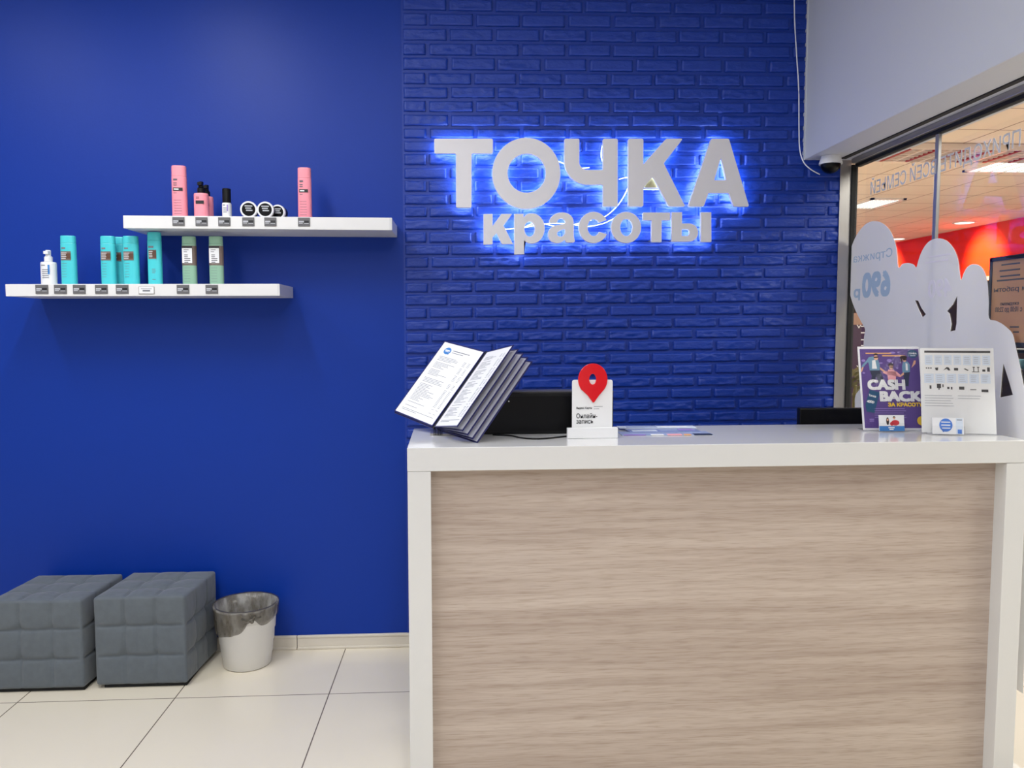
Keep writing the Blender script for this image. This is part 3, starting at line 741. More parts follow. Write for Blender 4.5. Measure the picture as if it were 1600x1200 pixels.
bmesh.ops.create_icosphere(bm, subdivisions=3, radius=.011)
for v in bm.verts: v.co = v.co * (1 + .35 * noise.noise(v.co * 130)) + kn
for (da, dz, r_) in ((-.30, .012, .004), (.28, .010, .004), (-.20, -.012, .003), (.12, .02, .004)):
    e = Vector((kr * math.cos(ka + da) * 1.005, kr * math.sin(ka + da) * 1.005, kn.z + dz)); add_tube(bm, [kn, (kn + e) / 2 + Vector((0, -.004, 0)), e], r_)
obj('bag_knot', bm, MT['bag'], bag, True)

# ================================================================== RECEPTION DESK
DF = 2.25                                                    # depth of its front face at the left corner
c0 = atY(636, 700, DF); HT = c0.z                            # top of the counter
TH = math.radians(1.0)
desk = thing('reception_desk', 'white reception desk with a pale oak front panel', 'desk', (c0.x, c0.y, 0), TH)
ct, st = math.cos(TH), math.sin(TH)
def deskpt(px, py, z=None):                                  # picture point -> point on the counter top (world)
    return atZ(px, py, HT if z is None else z)
def desk_u(px, dy=0.0):                                      # local x of the picture column px on the front face
    r = ray(px, 715); k = (-st * (c0.x) + ct * (c0.y)); d = -st * r.x + ct * r.y; t = k / d
    q = CAM + r * t; return (q.x - c0.x) * ct + (q.y - c0.y) * st
WD = desk_u(1606); LW = desk_u(673); RW = WD - desk_u(1574)
SLAB = c0.z - atY(636, 737, DF).z; DEPTH = .44
obj('countertop', box(0, WD, 0, DEPTH, HT - SLAB, HT, .0015), MT['white_lam'], desk)
obj('side_panel', box(.0005, LW, .0008, DEPTH - .01, 0, HT - SLAB - .0006, .0012), MT['white_lam'], desk)
obj('side_panel', box(WD - RW, WD - .0005, .0008, DEPTH - .01, 0, HT - SLAB - .0006, .0012), MT['white_lam'], desk)
obj('front_panel', box(LW, WD - RW, .050, .07, 0.0, HT - SLAB - .0005), MT['wood'], desk)
ws = obj('work_surface', box(LW, WD - RW, .07, DEPTH + .22, .735, .76), MT['white_lam'], desk)
obj('support_panel', box(LW, LW + .02, .45, DEPTH + .2, 0, .735), MT['white_lam'], ws)
obj('support_panel', box(WD - RW - .02, WD - RW, .45, DEPTH + .2, 0, .735), MT['white_lam'], ws)

# --- document display with fanned pockets
S0 = deskpt(678, 679) + Vector((0, 0, .0235)); dS = S0.y
mp = dS / F                                                  # metres per picture pixel there
PH, PW = 146 * mp * 1.03, 106 * mp * 1.03
def c2w(c): return Vector((c.dot(XD), c.dot(YD), c.dot(ZD)))
Vv = c2w(Vector((81, -119, 41))).normalized()                # up along the spine
uL = c2w(Vector((-67, -22, 76))); uL = (uL - Vv * uL.dot(Vv)).normalized()
uA = c2w(Vector((40, -6, -95))); uA = (uA - Vv * uA.dot(Vv)).normalized()
uB = c2w(Vector((66, 9, -86))); uB = (uB - Vv * uB.dot(Vv)).normalized()
stand = thing('menu_display', 'tilted desktop document display with navy framed pockets fanned open', 'document stand', S0)
def page(u, front, off, kind):
    """a pocket hinged on the spine; u points away from the spine, front = +1 when its read side is n = u x v"""
    n = u.cross(Vv) * front
    Mx = Matrix(((u.x, -n.x, Vv.x, 0), (u.y, -n.y, Vv.y, 0), (u.z, -n.z, Vv.z, 0), (0, 0, 0, 1)))
    Mx = Matrix.Translation(u * .008 + off) @ Mx
    bm = bmesh.new(); fw = .0042
    for a, b, c, d in ((0, PW, 0, fw), (0, PW, PH - fw, PH), (0, fw, fw, PH - fw), (PW - fw, PW, fw, PH - fw)):
        add_box(bm, a, b, -.0016, .0016, c, d)
    fr_ = obj('pocket_frame', bm, MT['navy'], stand); fr_.matrix_local = Mx
    if kind == 'spare':
        obj('sheet', box(fw * .8, PW - fw * .8, -.0007, .0007, fw * .8, PH - fw * .8), MT['film'], fr_); return fr_
    obj('sheet', box(fw, PW - fw, -.0010, .0010, fw, PH - fw), MT['paper'], fr_)
    W, H = PW, PH; flip = -1 if (u.cross(Vv) * front).dot(u.cross(Vv)) * 1 < 0 else 1
    bm = bmesh.new()
    X = (lambda q: W - q) if kind == 'left' else (lambda q: q)
    def ln(x0, x1, y, t=.0011):
        a, b = sorted((X(x0), X(x1))); add_rect(bm, a, b, y, y + t * 1.3, .0011)
    r = random.Random(5 if kind == 'left' else 9)
    if kind == 'left':
        ln(W * .34, W * .75, H * .90, .0022); ln(W * .34, W * .62, H * .875, .0016); y = H * .80
    else: y = H * .90
    while y > H * .12:
        if r.random() < .86:
            ln(W * .13, W * (.13 + .2 + .3 * r.random()), y); ln(W * .74, W * .80, y); ln(W * .85, W * .9, y)
        y -= H * .0165
    ln(W * .12, W * .9, H * .082); ln(W * .12, W * .5, H * .065)
    obj('lettering', bm, MT['ink'], fr_)
    if kind == 'left':
        bm = bmesh.new(); add_poly(bm, [(X(a), b) for a, b in oval(W * .22, H * .885, W * .085, H * .045)], .0011); add_poly(bm, [(X(a), b) for a, b in ((W * .25, H * .85), (W * .29, H * .84), (W * .28, H * .87))], .0011)
        obj('logo', bm, MT['sky'], fr_)
        bm = bmesh.new()
        a, b = sorted((X(W * .16), X(W * .28))); add_rect(bm, a, b, H * .884, H * .898, .0014); add_rect(bm, a + .004, b - .004, H * .872, H * .878, .0014); obj('logo_lettering', bm, MT['paper'], fr_)
    return fr_
# the left pocket is read from the room side; n must face the camera
def facing(u): return 1 if u.cross(Vv).dot(CAM - S0) > 0 else -1
ZERO = Vector((0, 0, 0))
page(uL, facing(uL), ZERO, 'left')
nA = uA.cross(Vv).normalized()
sA = facing(uA) or 1
for k in range(5):
    t = k / 4; u = (uA * (1 - t) + uB * t).normalized()
    page(u, sA, -nA * sA * .004 * k, 'right' if k == 0 else 'spare')
page((uL - nA * .0 + Vector((0, 0, 0))).normalized(), facing(uL), -(uL.cross(Vv) * facing(uL)) * .006 - Vv * .004, 'spare')
# spine, hinge strip and foot
def along(name, m, r, a, b, par=stand, n=10):
    return obj(name, add_tube(bmesh.new(), [a, b], r, n), m, par)
back = -(uL.cross(Vv) * facing(uL) + uA.cross(Vv) * sA).normalized()
along('spine', MT['blackm'], .0048, Vv * -.004 + back * .002, Vv * (PH + .002) + back * .002)
bm = bmesh.new()
hz_ = HT - S0.z + .0004
add_box(bm, -.012, .085, -.02, .13, hz_, hz_ + .005, .001)
foot = obj('foot', bm, MT['alu'], stand)
along('support_arm', MT['alu'], .006, Vector((.045, .09, hz_ + .004)), Vv * (PH * .45) + back * .012, stand)
bm = bmesh.new()
for k in range(6): add_box(bm, .000 + .005 * k, .0026 + .005 * k, -.024, -.0205, hz_ + .0005, -.002)
obj('hinge_comb', bm, MT['black'], stand)

# --- black screen, its cable
b0 = deskpt(884, 683)
yb = b0.y + .075
zt = atY(850, 613, yb).z
sx0 = atY(745, 650, yb).x; sx1 = atY(958.5, 640, yb).x
scr = thing('display_screen', 'low wide black screen standing on the counter behind the document display', 'screen', ((sx0 + sx1) / 2, yb + .03, HT))
hw = (sx1 - sx0) / 2; hh = zt - HT
obj('housing', box(-hw, hw, -.03, .05, .0004, hh, .003), MT['black'], scr)
obj('panel', box(-hw + .006, hw - .006, -.0312, -.0300, .012, hh - .012), MT['blackg'], scr)
obj('top_edge', box(-hw, hw, -.031, .05, hh, hh + .003), MT['dark'], scr)
dt = obj('indicator', lathe([(0, 0), (.0022, 0), (.0022, .0008), (0, .0008)], n=12), MT['white'], scr)
dp = atY(795, 627, yb); dt.matrix_local = Matrix.Translation((dp.x - (sx0 + sx1) / 2, -.0312, dp.z - HT)) @ Matrix.Rotation(PI / 2, 4, 'X')
pts = [deskpt(770, 680.5), deskpt(798, 682), deskpt(812, 685), deskpt(835, 687), deskpt(858, 686), deskpt(880, 683.5), deskpt(892, 682)]
cb = obj('power_cable', add_tube(bmesh.new(), smooth_path([p + Vector((0, 0, .0028)) for p in pts]), .0024), MT['black'], None, True)
setp(cb, 'thin black cable curling on the white counter in front of the black screen', 'cable')

# --- map pin stand
pb = deskpt(887, 686); pe = deskpt(965, 684.5)
yp = (pb.y + pe.y) / 2; ang = math.atan2(pe.y - pb.y, pe.x - pb.x)
W = (pe - pb).length; cxp = (pb + pe) / 2
pin = thing('map_pin_stand', 'white acrylic counter stand with a large red map pin and booking text', 'sign stand', (cxp.x, cxp.y, HT + .0003), ang * .6)
k_ = yp / F
def px2l(px, py):                                            # picture -> local (u, v) on the stand's plate
    p = atY(px, py, yp + .022); return (p.x - cxp.x, p.z - HT)
_, hbase = px2l(900, 667.5)
obj('base', box(-W / 2, W / 2, 0, .016, 0, hbase, .001), MT['white'], pin)
bm = box(-W / 2 + .004, W / 2 - .004, .016, .04, 0, .004, .001); obj('foot', bm, MT['white'], pin)
ul, vt = px2l(894.5, 594); ur, _ = px2l(957.5, 594)
pl = link('plate', curve_mesh('plate', [round_poly([(ul, .0042), (ul, vt), (ur, vt), (ur, .0042)], .007)], .005, .0006), MT['white'], pin)
flat_in(pl, 0, 0, -.0215)
pc = px2l(926, 593); rx = 23 * k_; ry = 25 * k_
tip = px2l(927, 628)
o_ = [(pc[0] + rx * math.cos(t), pc[1] + ry * math.sin(t)) for t in [math.radians(-38) + math.radians(256) * i / 40 for i in range(41)]]
q = px2l(918, 617); q2 = px2l(935.5, 617)
o_ = o_ + [q, (tip[0] - .0015, tip[1]), (tip[0] + .0015, tip[1]), q2]
rp = link('map_pin', curve_mesh('map_pin', [o_, oval(pc[0] - .0005, pc[1] + .0012, 6.2 * k_, 9 * k_, 24)], .006, .0012), MT['red'], pin)
flat_in(rp, 0, 0, -.0155)
n_ = -.0188
def ptext(body, pxl, pyb, pxr, pyt, m, par, bold=0.0):
    a = px2l(pxl, pyb); b = px2l(pxr, pyt)
    o = link('lettering', text_mesh(body, .02, .0002, bold, fit=(b[0] - a[0], b[1] - a[1])), m, par); return o, a
for body, L_, B_, R_, T_, m, bold in (('Онлайн-', 900.5, 653.5, 933.5, 645.5, MT['inkd'], .0002), ('запись', 900.5, 662, 927, 656, MT['inkd'], .0002), ('Яндекс Карты', 900.5, 640, 925, 635.5, MT['inkd'], .0002)):
    o, a = ptext(body, L_, B_, R_, T_, m, pin, bold); flat_in(o, a[0], a[1], n_ * -1 - .0377 + .0003)
bm = bmesh.new()
for (x0, x1, y) in ((928, 942, 635.6), (928, 936.5, 639.2)):
    a = px2l(x0, y); b = px2l(x1, y); add_rect(bm, a[0], b[0], a[1], a[1] + .0012, -.019)
obj('small_print', bm, MT['ink'], pin)

# --- leaflets lying on the counter
def leaflet(label, pxl, pxr, py, zo, rot, dep, m, patches, wfix=None):
    a = deskpt(pxl, py); b = deskpt(pxr, py); Wd = b.x - a.x
    r = thing('leaflet', label, 'leaflet', (a.x, a.y, HT + zo), rot, 'leaflets fanned on the counter')
    obj('sheet', box(0, Wd, 0, dep, .0002, .0022), m, r)
    for (x0, x1, y0, y1, mm, nm) in patches: obj(nm, box(Wd * x0, Wd * x1, dep * y0 - (.0002 if y0 == 0 else 0), dep * y1, .0004 if y0 == 0 else .0021, .0025), mm, r)
pastel = mat('pale_blue_gloss', srgb(176, 190, 226), .12, var=.06, bscale=12)
pastel2 = mat('lavender_gloss', srgb(150, 162, 208), .12, var=.08, bscale=12)
leaflet('pale blue leaflet with colour photos, front edge of the fanned leaflets beside the pin stand', 972, 1117, 681.2, .0005, math.radians(-.4), .085, pastel,
        [(.02, .26, 0, .2, MT['lilac'], 'printed_picture'), (.32, .46, 0, .2, MT['paper'], 'printed_picture'), (.50, .66, 0, .25, MT['pinkp'], 'printed_picture'), (.68, .76, 0, .2, MT['orange'], 'printed_picture'), (.79, .99, 0, .3, MT['jean'], 'printed_picture')])
leaflet('lavender leaflet lying on top of the pale blue one, middle of the fan', 985, 1098, 677.5, .0032, math.radians(1.5), .08, pastel2,
        [(.05, .40, .15, .5, MT['iceb'], 'printed_picture'), (.45, .7, .2, .6, pastel, 'printed_picture'), (.74, .95, .3, .8, MT['lilac'], 'printed_picture')])
leaflet('white leaflet at the back of the fan against the rear counter edge', 968, 1090, 672.5, .0059, math.radians(-1.5), .055, MT['iceb'],
        [(.1, .5, .2, .7, pastel, 'printed_picture'), (.56, .9, .3, .8, MT['paper'], 'printed_picture')])

# --- monitor behind the desk
ym = DF + .60
xm0 = atY(1247.5, 640, ym).x; xm1 = atY(1420, 640, ym).x; zm = atY(1290, 637.5, ym).z
mon = thing('computer_monitor', 'black computer monitor just showing above the rear edge of the counter', 'monitor', ((xm0 + xm1) / 2, ym, .76), 0)
hwm = (xm1 - xm0) / 2; tz = zm - .76
obj('housing', box(-hwm, hwm, -.015, .015, tz - .30, tz, .004), MT['black'], mon)
obj('stand_neck', box(-.025, .025, -.008, .012, .012, tz - .28), MT['black'], mon)
obj('stand_foot', box(-.11, .11, -.07, .09, .0004, .013, .003), MT['black'], mon)

# --- poster and price sheet in clear holders, cards in their pockets
def holder(label, name, bl, br, hgt_px_top, tilt_deg, cat):
    A = deskpt(*bl); B = deskpt(*br); d = B - A; Wd = d.length; a = math.atan2(d.y, d.x)
    r = thing(name, label, cat, group=None)
    r.matrix_world = Matrix.Translation(A + Vector((0, 0, .0006))) @ Matrix.Rotation(a, 4, 'Z')
    return r, Wd, A, a
def tilted(parent, deg, y=.004, z=.003):
    return Matrix.Translation((0, y, z)) @ Matrix.Rotation(-math.radians(deg), 4, 'X')
# poster: purple family advert
pr, PWd, PA, pa = holder('purple cash back advert in a clear holder at the counter\'s rear right', 'poster_holder', (1349.5, 673.5), (1447, 673.5), 540, 12, 'poster')
PHt = .292 * PWd / .21 * .98
Tm = tilted(pr, 13)
def ph_part(name, bm_or_me, m, par=None, T=True):
    o = obj(name, bm_or_me, m, par or pr) if isinstance(bm_or_me, bmesh.types.BMesh) else link(name, bm_or_me, m, par or pr)
    if T and par is None: o.matrix_local = Tm
    return o
ph_part('sheet', box(0, PWd * 1.0, .0, .0016, 0, PHt), MT['paper'])
def U(q): return PWd * q
def V(q): return PHt * q
bm = bmesh.new(); add_rect(bm, U(.03), U(.985), V(.02), V(.972), .0003); art = ph_part('print', bm, MT['purple'])
def fig(name, m, polys, n=.0006):
    bm = bmesh.new()
    for p in polys: add_poly(bm, [(U(a), V(b)) for a, b in p], n)
    return obj(name, bm, m, art)
# three dancing people in generic clothes
fig('printed_figure', MT['jean'], [[(.17, .72), (.33, .72), (.36, .66), (.385, .60), (.34, .56), (.30, .57), (.27, .64), (.22, .55), (.17, .57), (.20, .64)], [(.70, .69), (.82, .69), (.80, .62), (.78, .52), (.73, .52), (.72, .60)], [(.47, .58), (.57, .58), (.56, .51), (.48, .51)]])
fig('printed_figure', MT['denim'], [[(.17, .71), (.16, .80), (.13, .83), (.17, .87), (.24, .88), (.31, .86), (.34, .78), (.33, .71)], [(.13, .83), (.06, .78), (.04, .75), (.07, .75), (.16, .82)], [(.70, .68), (.70, .76), (.72, .81), (.79, .82), (.83, .78), (.82, .69)]], .0009)
fig('printed_figure', MT['paper'], [[(.21, .73), (.22, .83), (.27, .84), (.29, .73)], [(.755, .71), (.76, .80), (.79, .79), (.79, .71)]], .0012)
fig('printed_figure', MT['pinkp'], [[(.46, .58), (.45, .68), (.42, .70), (.39, .70), (.38, .68), (.44, .66), (.47, .72), (.56, .72), (.60, .66), (.66, .63), (.67, .65), (.60, .70), (.58, .59)]], .0009)
fig('printed_figure', MT['skin'], [oval(.285, .865, .035, .03), oval(.52, .75, .033, .028), oval(.745, .84, .03, .027), [(.05, .75), (.02, .70), (.04, .69), (.075, .75)], [(.34, .72), (.42, .68), (.42, .70), (.34, .75)], [(.66, .63), (.72, .66), (.72, .69), (.67, .66)], [(.85, .74), (.92, .79), (.93, .83), (.90, .83)]], .0012)
fig('printed_figure', MT['hair'], [oval(.285, .897, .038, .02, a0=0, a1=PI), [(.25, .875), (.325, .88), (.325, .865), (.25, .86)], oval(.52, .777, .045, .022, a0=-.5, a1=PI + .5), [(.49, .755), (.55, .755), (.55, .743), (.49, .743)], oval(.735, .868, .055, .022), [(.67, .87), (.69, .80), (.71, .84)], [(.72, .845), (.78, .85), (.78, .835), (.72, .83)]], .0015)
fig('printed_doodle', MT['lilac'], [oval(.36, .80, .03, .008), oval(.50, .83, .04, .018), oval(.08, .83, .03, .015), oval(.07, .68, .02, .012), oval(.56, .925, .05, .012), oval(.66, .93, .02, .01), oval(.62, .74, .02, .01)], .0006)
def art_text(body, x, y, wd, h, m, bold=.0, n=.0016):
    o = link('lettering', text_mesh(body, .02, .0002, bold, fit=(U(wd), V(h))), m, art); flat_in(o, U(x), V(y), n); return o
art_text('CASH', .115, .475, .61, .125, MT['paper'], .0011, .0019)
art_text('BACK', .30, .335, .68, .125, MT['paper'], .0011, .0019)
art_text('ЗА КРАСОТУ', .425, .275, .56, .048, MT['yellow'], .0009)
bm = bmesh.new(); ink_lines(bm, U(.12), V(.925), U(.42), 1, .01, .0012, V(.014), 1, 0); obj('small_print', bm, MT['orange'], art)
bm = bmesh.new(); ink_lines(bm, U(.39), V(.895), U(.37), 1, .01, .0012, V(.014), 1, 0); obj('small_print', bm, MT['orange'], art)
fig('printed_logo', MT['petrol'], [oval(.885, .91, .085, .05)], .0012)
art_text('ТОЧКА', .82, .905, .13, .022, MT['paper'], .0006, .0016)
bm = bmesh.new(); ink_lines(bm, U(.84), V(.892), U(.09), 1, .01, .0016, V(.007), 1, 0); obj('small_print', bm, MT['iceb'], art)
fig('printed_card', MT['petrol'], [[(.145, .475), (.305, .445), (.20, .20), (.075, .215), (.06, .30)]], .0012)
def slant(o, deg): o.matrix_basis = o.matrix_basis @ Matrix.Rotation(math.radians(deg), 4, 'Z'); return o
slant(art_text('Точка', .12, .40, .12, .028, MT['paper'], .0006), -12)
slant(art_text('400р', .085, .315, .12, .04, MT['paper'], .0008), -5)
bm = bmesh.new(); ink_lines(bm, U(.20), V(.255), U(.52), 5, V(.026), .0012, V(.008), 4, .25); ink_lines(bm, U(.11), V(.13), U(.08), 2, V(.02), .0012, V(.012), 2, .1); obj('small_print', bm, MT['lilac'], art)
fig('printed_badge', MT['yellow'], [oval(.95, .105, .075, .055)], .0012)
ph_part('clear_cover', box(0, PWd, -.0035, -.0025, 0, PHt), MT['acryl'])
ft = obj('foot', box(0, PWd * .9, -.03, .05, 0, .002), MT['acryl'], pr)
pk = obj('card_pocket', box(U(.19), U(.60), -.030, -.029, .002, .030), MT['acryl'], pr)
# price sheet
sr, SW_, SA, sa = holder('white laminated price sheet with rows of pale blue boxes, right of the purple advert', 'price_sheet_holder', (1441, 677.5), (1558, 680.5), 545, 12, 'price sheet')
SHt = PHt * .985
sT = tilted(sr, 12)
so = obj('sheet', box(0, SW_, 0, .0016, 0, SHt), MT['paperg'], sr); so.matrix_local = sT
def SU(q): return SW_ * q
def SV(q): return SHt * q
bm = bmesh.new(); add_rect(bm, SU(.06), SU(.955), SV(.945), SV(.97), .0003); hb_ = obj('header_bar', bm, MT['dark'], so)
bm = bmesh.new()
for k in range(7): add_rect(bm, SU(.065 + .13 * k), SU(.17 + .13 * k), SV(.80), SV(.915), .0003)
for k in range(6): add_rect(bm, SU(.05 + .153 * k), SU(.18 + .153 * k), SV(.585), SV(.695), .0003)
obj('printed_box', bm, MT['iceb'], so)
bm = bmesh.new(); r = random.Random(2)
for k in range(7): ink_lines(bm, SU(.08 + .13 * k), SV(.895), SU(.075), 4, SV(.022), .0006, SV(.006), k, .3)
for k in range(6): ink_lines(bm, SU(.07 + .153 * k), SV(.675), SU(.085), 4, SV(.022), .0006, SV(.006), k + 9, .3)
ink_lines(bm, SU(.05), SV(.44), SU(.40), 5, SV(.03), .0006, SV(.007), 4, .3); ink_lines(bm, SU(.50), SV(.44), SU(.38), 2, SV(.03), .0006, SV(.007), 5, .3)
obj('small_print', bm, MT['inkl'], so)
bm = bmesh.new()
for k in range(3): add_rect(bm, SU(.075 + .03 * k), SU(.095 + .03 * k), SV(.755), SV(.768), .0006)
for k, sh in enumerate(('p', 'd', 'b', 's', 'c', 'g')):
    x = .20 + .13 * k
    if sh == 'p': add_poly(bm, [(SU(x), SV(.765)), (SU(x + .045), SV(.77)), (SU(x + .04), SV(.735)), (SU(x + .01), SV(.735))], .0006)
    if sh == 'd': add_poly(bm, [(SU(x - .02), SV(.735)), (SU(x + .03), SV(.775)), (SU(x + .06), SV(.77)), (SU(x + .08), SV(.735)), (SU(x + .05), SV(.735)), (SU(x + .03), SV(.755))], .0006)
    if sh == 'b': add_rect(bm, SU(x), SU(x + .055), SV(.735), SV(.765), .0006)
    if sh == 's': add_poly(bm, [(SU(x), SV(.755)), (SU(x + .02), SV(.76)), (SU(x + .07), SV(.74)), (SU(x + .05), SV(.733))], .0006)
    if sh == 'c':
        for j in (0, .06): add_rect(bm, SU(x - .01 + j), SU(x + .02 + j), SV(.77), SV(.78), .0006); add_rect(bm, SU(x + j), SU(x + .01 + j), SV(.725), SV(.77), .0006)
        add_rect(bm, SU(x - .02), SU(x + .08), SV(.718), SV(.725), .0006)
    if sh == 'g': add_rect(bm, SU(x - .01), SU(x + .03), SV(.725), SV(.75), .0006); add_rect(bm, SU(x + .055), SU(x + .09), SV(.725), SV(.775), .0006)
for k, x in enumerate((.10, .22, .36, .52, .68, .84)):
    if k == 0: add_rect(bm, SU(x + .02), SU(x + .045), SV(.515), SV(.555), .0006)
    if k == 1: add_rect(bm, SU(x), SU(x + .055), SV(.525), SV(.575), .0006); add_rect(bm, SU(x + .02), SU(x + .035), SV(.505), SV(.525), .0006); add_rect(bm, SU(x + .075), SU(x + .09), SV(.535), SV(.57), .0006)
    if k == 2: add_rect(bm, SU(x), SU(x + .03), SV(.515), SV(.54), .0006); add_rect(bm, SU(x + .05), SU(x + .07), SV(.51), SV(.54), .0006)
    if k == 3: add_rect(bm, SU(x), SU(x + .07), SV(.51), SV(.545), .0006)
    if k == 4: add_rect(bm, SU(x - .01), SU(x + .07), SV(.508), SV(.515), .0006)
    if k == 5: add_rect(bm, SU(x - .02), SU(x + .07), SV(.485), SV(.515), .0006)
obj('printed_icon', bm, MT['dark'], so)
cv = obj('clear_cover', box(0, SW_, -.0035, -.0025, 0, SHt), MT['acryl'], sr); cv.matrix_local = sT
obj('foot', box(PWd * .06, SW_, -.03, .03, 0, .002), MT['acryl'], sr)
obj('card_pocket', box(SU(.10), SU(.53), -.030, -.029, .002, .030), MT['acryl'], sr)
def card(label, parent_mw, x0, x1, h, kind):
    r = thing('business_card', label, 'business card', group='business cards in the holder pockets')
    r.matrix_world = parent_mw @ Matrix.Translation((x0, -.0262, .0026)) @ Matrix.Rotation(math.radians(-10), 4, 'X')
    Wc = x1 - x0
    obj('card', box(0, Wc, 0, .003, 0, h, .0003), MT['paper'], r)
    def rect(nm, m, a, b, c, d, n=.0002): obj(nm, add_rect(bmesh.new(), Wc * a, Wc * b, h * c, h * d, n), m, r)
    def poly(nm, m, pl, n=.0004):
        bm = bmesh.new()
        for p in pl: add_poly(bm, [(Wc * a, h * b) for a, b in p], n)
        obj(nm, bm, m, r)
    if kind == 'kids':
        rect('blue_band', MT['sky'], 0, 1, 0, .32)
        poly('printed_picture', MT['hair'], [oval(.34, .62, .055, .24), oval(.60, .86, .05, .07)]); poly('printed_picture', MT['redp'], [oval(.64, .52, .16, .17), oval(.50, .46, .07, .12)], .0006)
        poly('printed_picture', MT['skin'], [oval(.34, .7, .03, .08), oval(.60, .80, .04, .06)], .0008)
        rect('lettering', MT['paper'], .36, .60, .18, .25, .0005); rect('lettering', MT['paper'], .40, .56, .08, .14, .0005)
    else:
        poly('printed_bubble', MT['royal'], [oval(.43, .55, .21, .40), [(.28, .3), (.34, .12), (.42, .2)]])
        for k in range(3): rect('lettering', MT['paper'], .28 + .03 * (k == 2), .57, .70 - .18 * k, .76 - .18 * k, .0008)
        rect('printed_picture', MT['iceb'], .75, .97, .02, .98); rect('lettering', MT['royal'], .80, .93, .05, .3, .0005); rect('lettering', MT['ink'], .78, .94, .86, .9, .0005)
bpy.context.view_layer.update()
card('small white and blue card with a child picture, in front of the purple advert', pr.matrix_world, U(.195), U(.595), .050 * 1.05, 'kids')
card('small white card with a blue speech bubble, in front of the white price sheet', sr.matrix_world, SU(.105), SU(.525), .050 * 1.05, 'bubble')

# ================================================================== CAMERA DOME, WIRE
dc = atY(1298, 250, YW - .10)
dome = thing('security_camera', 'white dome security camera with a dark bowl under the bulkhead corner', 'camera', (dc.x, YW - .10, BZ))
Rd = 17.5 / F * (YW - .1)
obj('housing', lathe([(0, -.0003), (Rd * .82, -.0003), (Rd * .84, -.004), (Rd, -.030), (Rd, -.036), (0, -.036)], n=44), MT['white'], dome, False)
obj('bowl', lathe([(Rd * .86, -.0362)] + [(Rd * .86 * math.cos(t), -.0362 - Rd * .8 * math.sin(t)) for t in [PI / 2 * k / 10 for k in range(1, 10)]] + [(0, -.0362 - Rd * .8)], n=44), MT['blackg'], dome, True)
wp = [(1240.5, -60), (1241, 0), (1242, 40), (1245, 90), (1248, 140), (1248.5, 200), (1249.5, 232), (1255, 252), (1266, 264), (1281, 272.5)]
ww = obj('camera_wire', add_tube(bmesh.new(), smooth_path([atY(a, b, YW - .024) for a, b in wp]), .0028), MT['cable'], None, True)
setp(ww, 'thin white wire hanging down the brick wall beside the bulkhead to the dome camera', 'cable')

# ================================================================== FILMS AND LETTERING ON THE GLASS
GI = GX - .0065                                              # room side of the glass
ROTG = Matrix(((0, 0, 1, 0), (1, 0, 0, 0), (0, 1, 0, 0), (0, 0, 0, 1)))   # local x -> +Y, local y -> up, normal -> +X (read from the mall)
def gp(px, py, x=None): p = atX(px, py, GI if x is None else x); return (p.y, p.z)
outl = [(1335, 690), (1336, 640), (1337, 618), (1346, 602), (1349, 560), (1350, 530), (1352, 515), (1346, 503), (1337, 485), (1329, 462), (1325, 435), (1325, 412), (1330, 388), (1339, 367), (1352, 351), (1366, 345.5), (1381, 350), (1393, 364), (1401, 388), (1404, 417),
        (1410, 412.5), (1418, 411), (1427, 413), (1432, 418), (1435, 408), (1441, 392), (1451, 378), (1465, 372.5), (1479, 376), (1490, 388), (1497, 405), (1500, 428), (1502, 438), (1506, 427), (1512, 417), (1521, 412.5), (1531, 415), (1538, 423), (1543, 440), (1545, 470), (1545.5, 497),
        (1556, 501), (1566, 506), (1576, 514), (1583, 523), (1587, 540), (1592, 562), (1597, 588), (1603, 618), (1608, 650), (1610, 690)]
gl = [gp(*p) for p in outl]
sm = [(q.x, q.y) for q in smooth_path([(a, b, 0) for a, b in gl], 4)]
sm += [(sm[-1][0] - .02, .30), (sm[0][0] + .03, .30)]
h1 = [gp(*p) for p in ((1430, 469), (1435, 470), (1440, 481), (1447, 491), (1442, 496), (1436, 484))]
h2 = [gp(*p) for p in ((1496, 462), (1495, 505), (1493, 516), (1485, 518), (1487, 506), (1484, 490), (1480, 486), (1489, 476))]
h3 = [gp(*p) for p in ((1568, 567), (1577, 596), (1583, 617), (1563, 621), (1565, 595))]
film = thing('window_decal', 'white film of people and balloon shapes stuck on the glass, seen from behind', 'window decal', (GI - .0006, 0, 0))
fo = link('film', curve_mesh('film', [sm, h1, h2, h3], .0008), MT['decal'], film); fo.matrix_local = ROTG
def gtext(body, pxl, pxr, pyt_l, pyb_l, m, par, x, bold=.0, name='lettering', xoff=0):
    """mirrored lettering: its END is at picture-left .. local +x runs away from the camera"""
    far = gp(pxl, pyb_l, x); near = gp(pxr, pyb_l, x); top = gp(pxl, pyt_l, x)
    o = link(name, text_mesh(body, .1, .0002, bold, fit=(far[0] - near[0], top[1] - far[1])), m, par)
    o.matrix_local = Matrix.Translation((xoff, near[0], far[1])) @ ROTG; return o
gtext('Стрижка', 1334, 1394, 398, 414, MT['decalb'], film, GI, .0, xoff=-.0008)
gtext('690', 1347, 1391, 427, 466, MT['decalb'], film, GI, .004, xoff=-.0008); gtext('р', 1334, 1344, 452, 470, MT['decalb'], film, GI, .003, xoff=-.0008)
gtext('490', 1450, 1487, 438, 466, MT['decalw'], film, GI, .003, xoff=-.0008)
bm = bmesh.new()
for (x0, x1, y) in ((1452, 1486, 398), (1446, 1482, 407)):
    a = gp(x1, y); b = gp(x0, y); add_box(bm, -.0010, -.0005, a[0], b[0], a[1], a[1] + .006)
obj('small_print', bm, MT['decalw'], film)
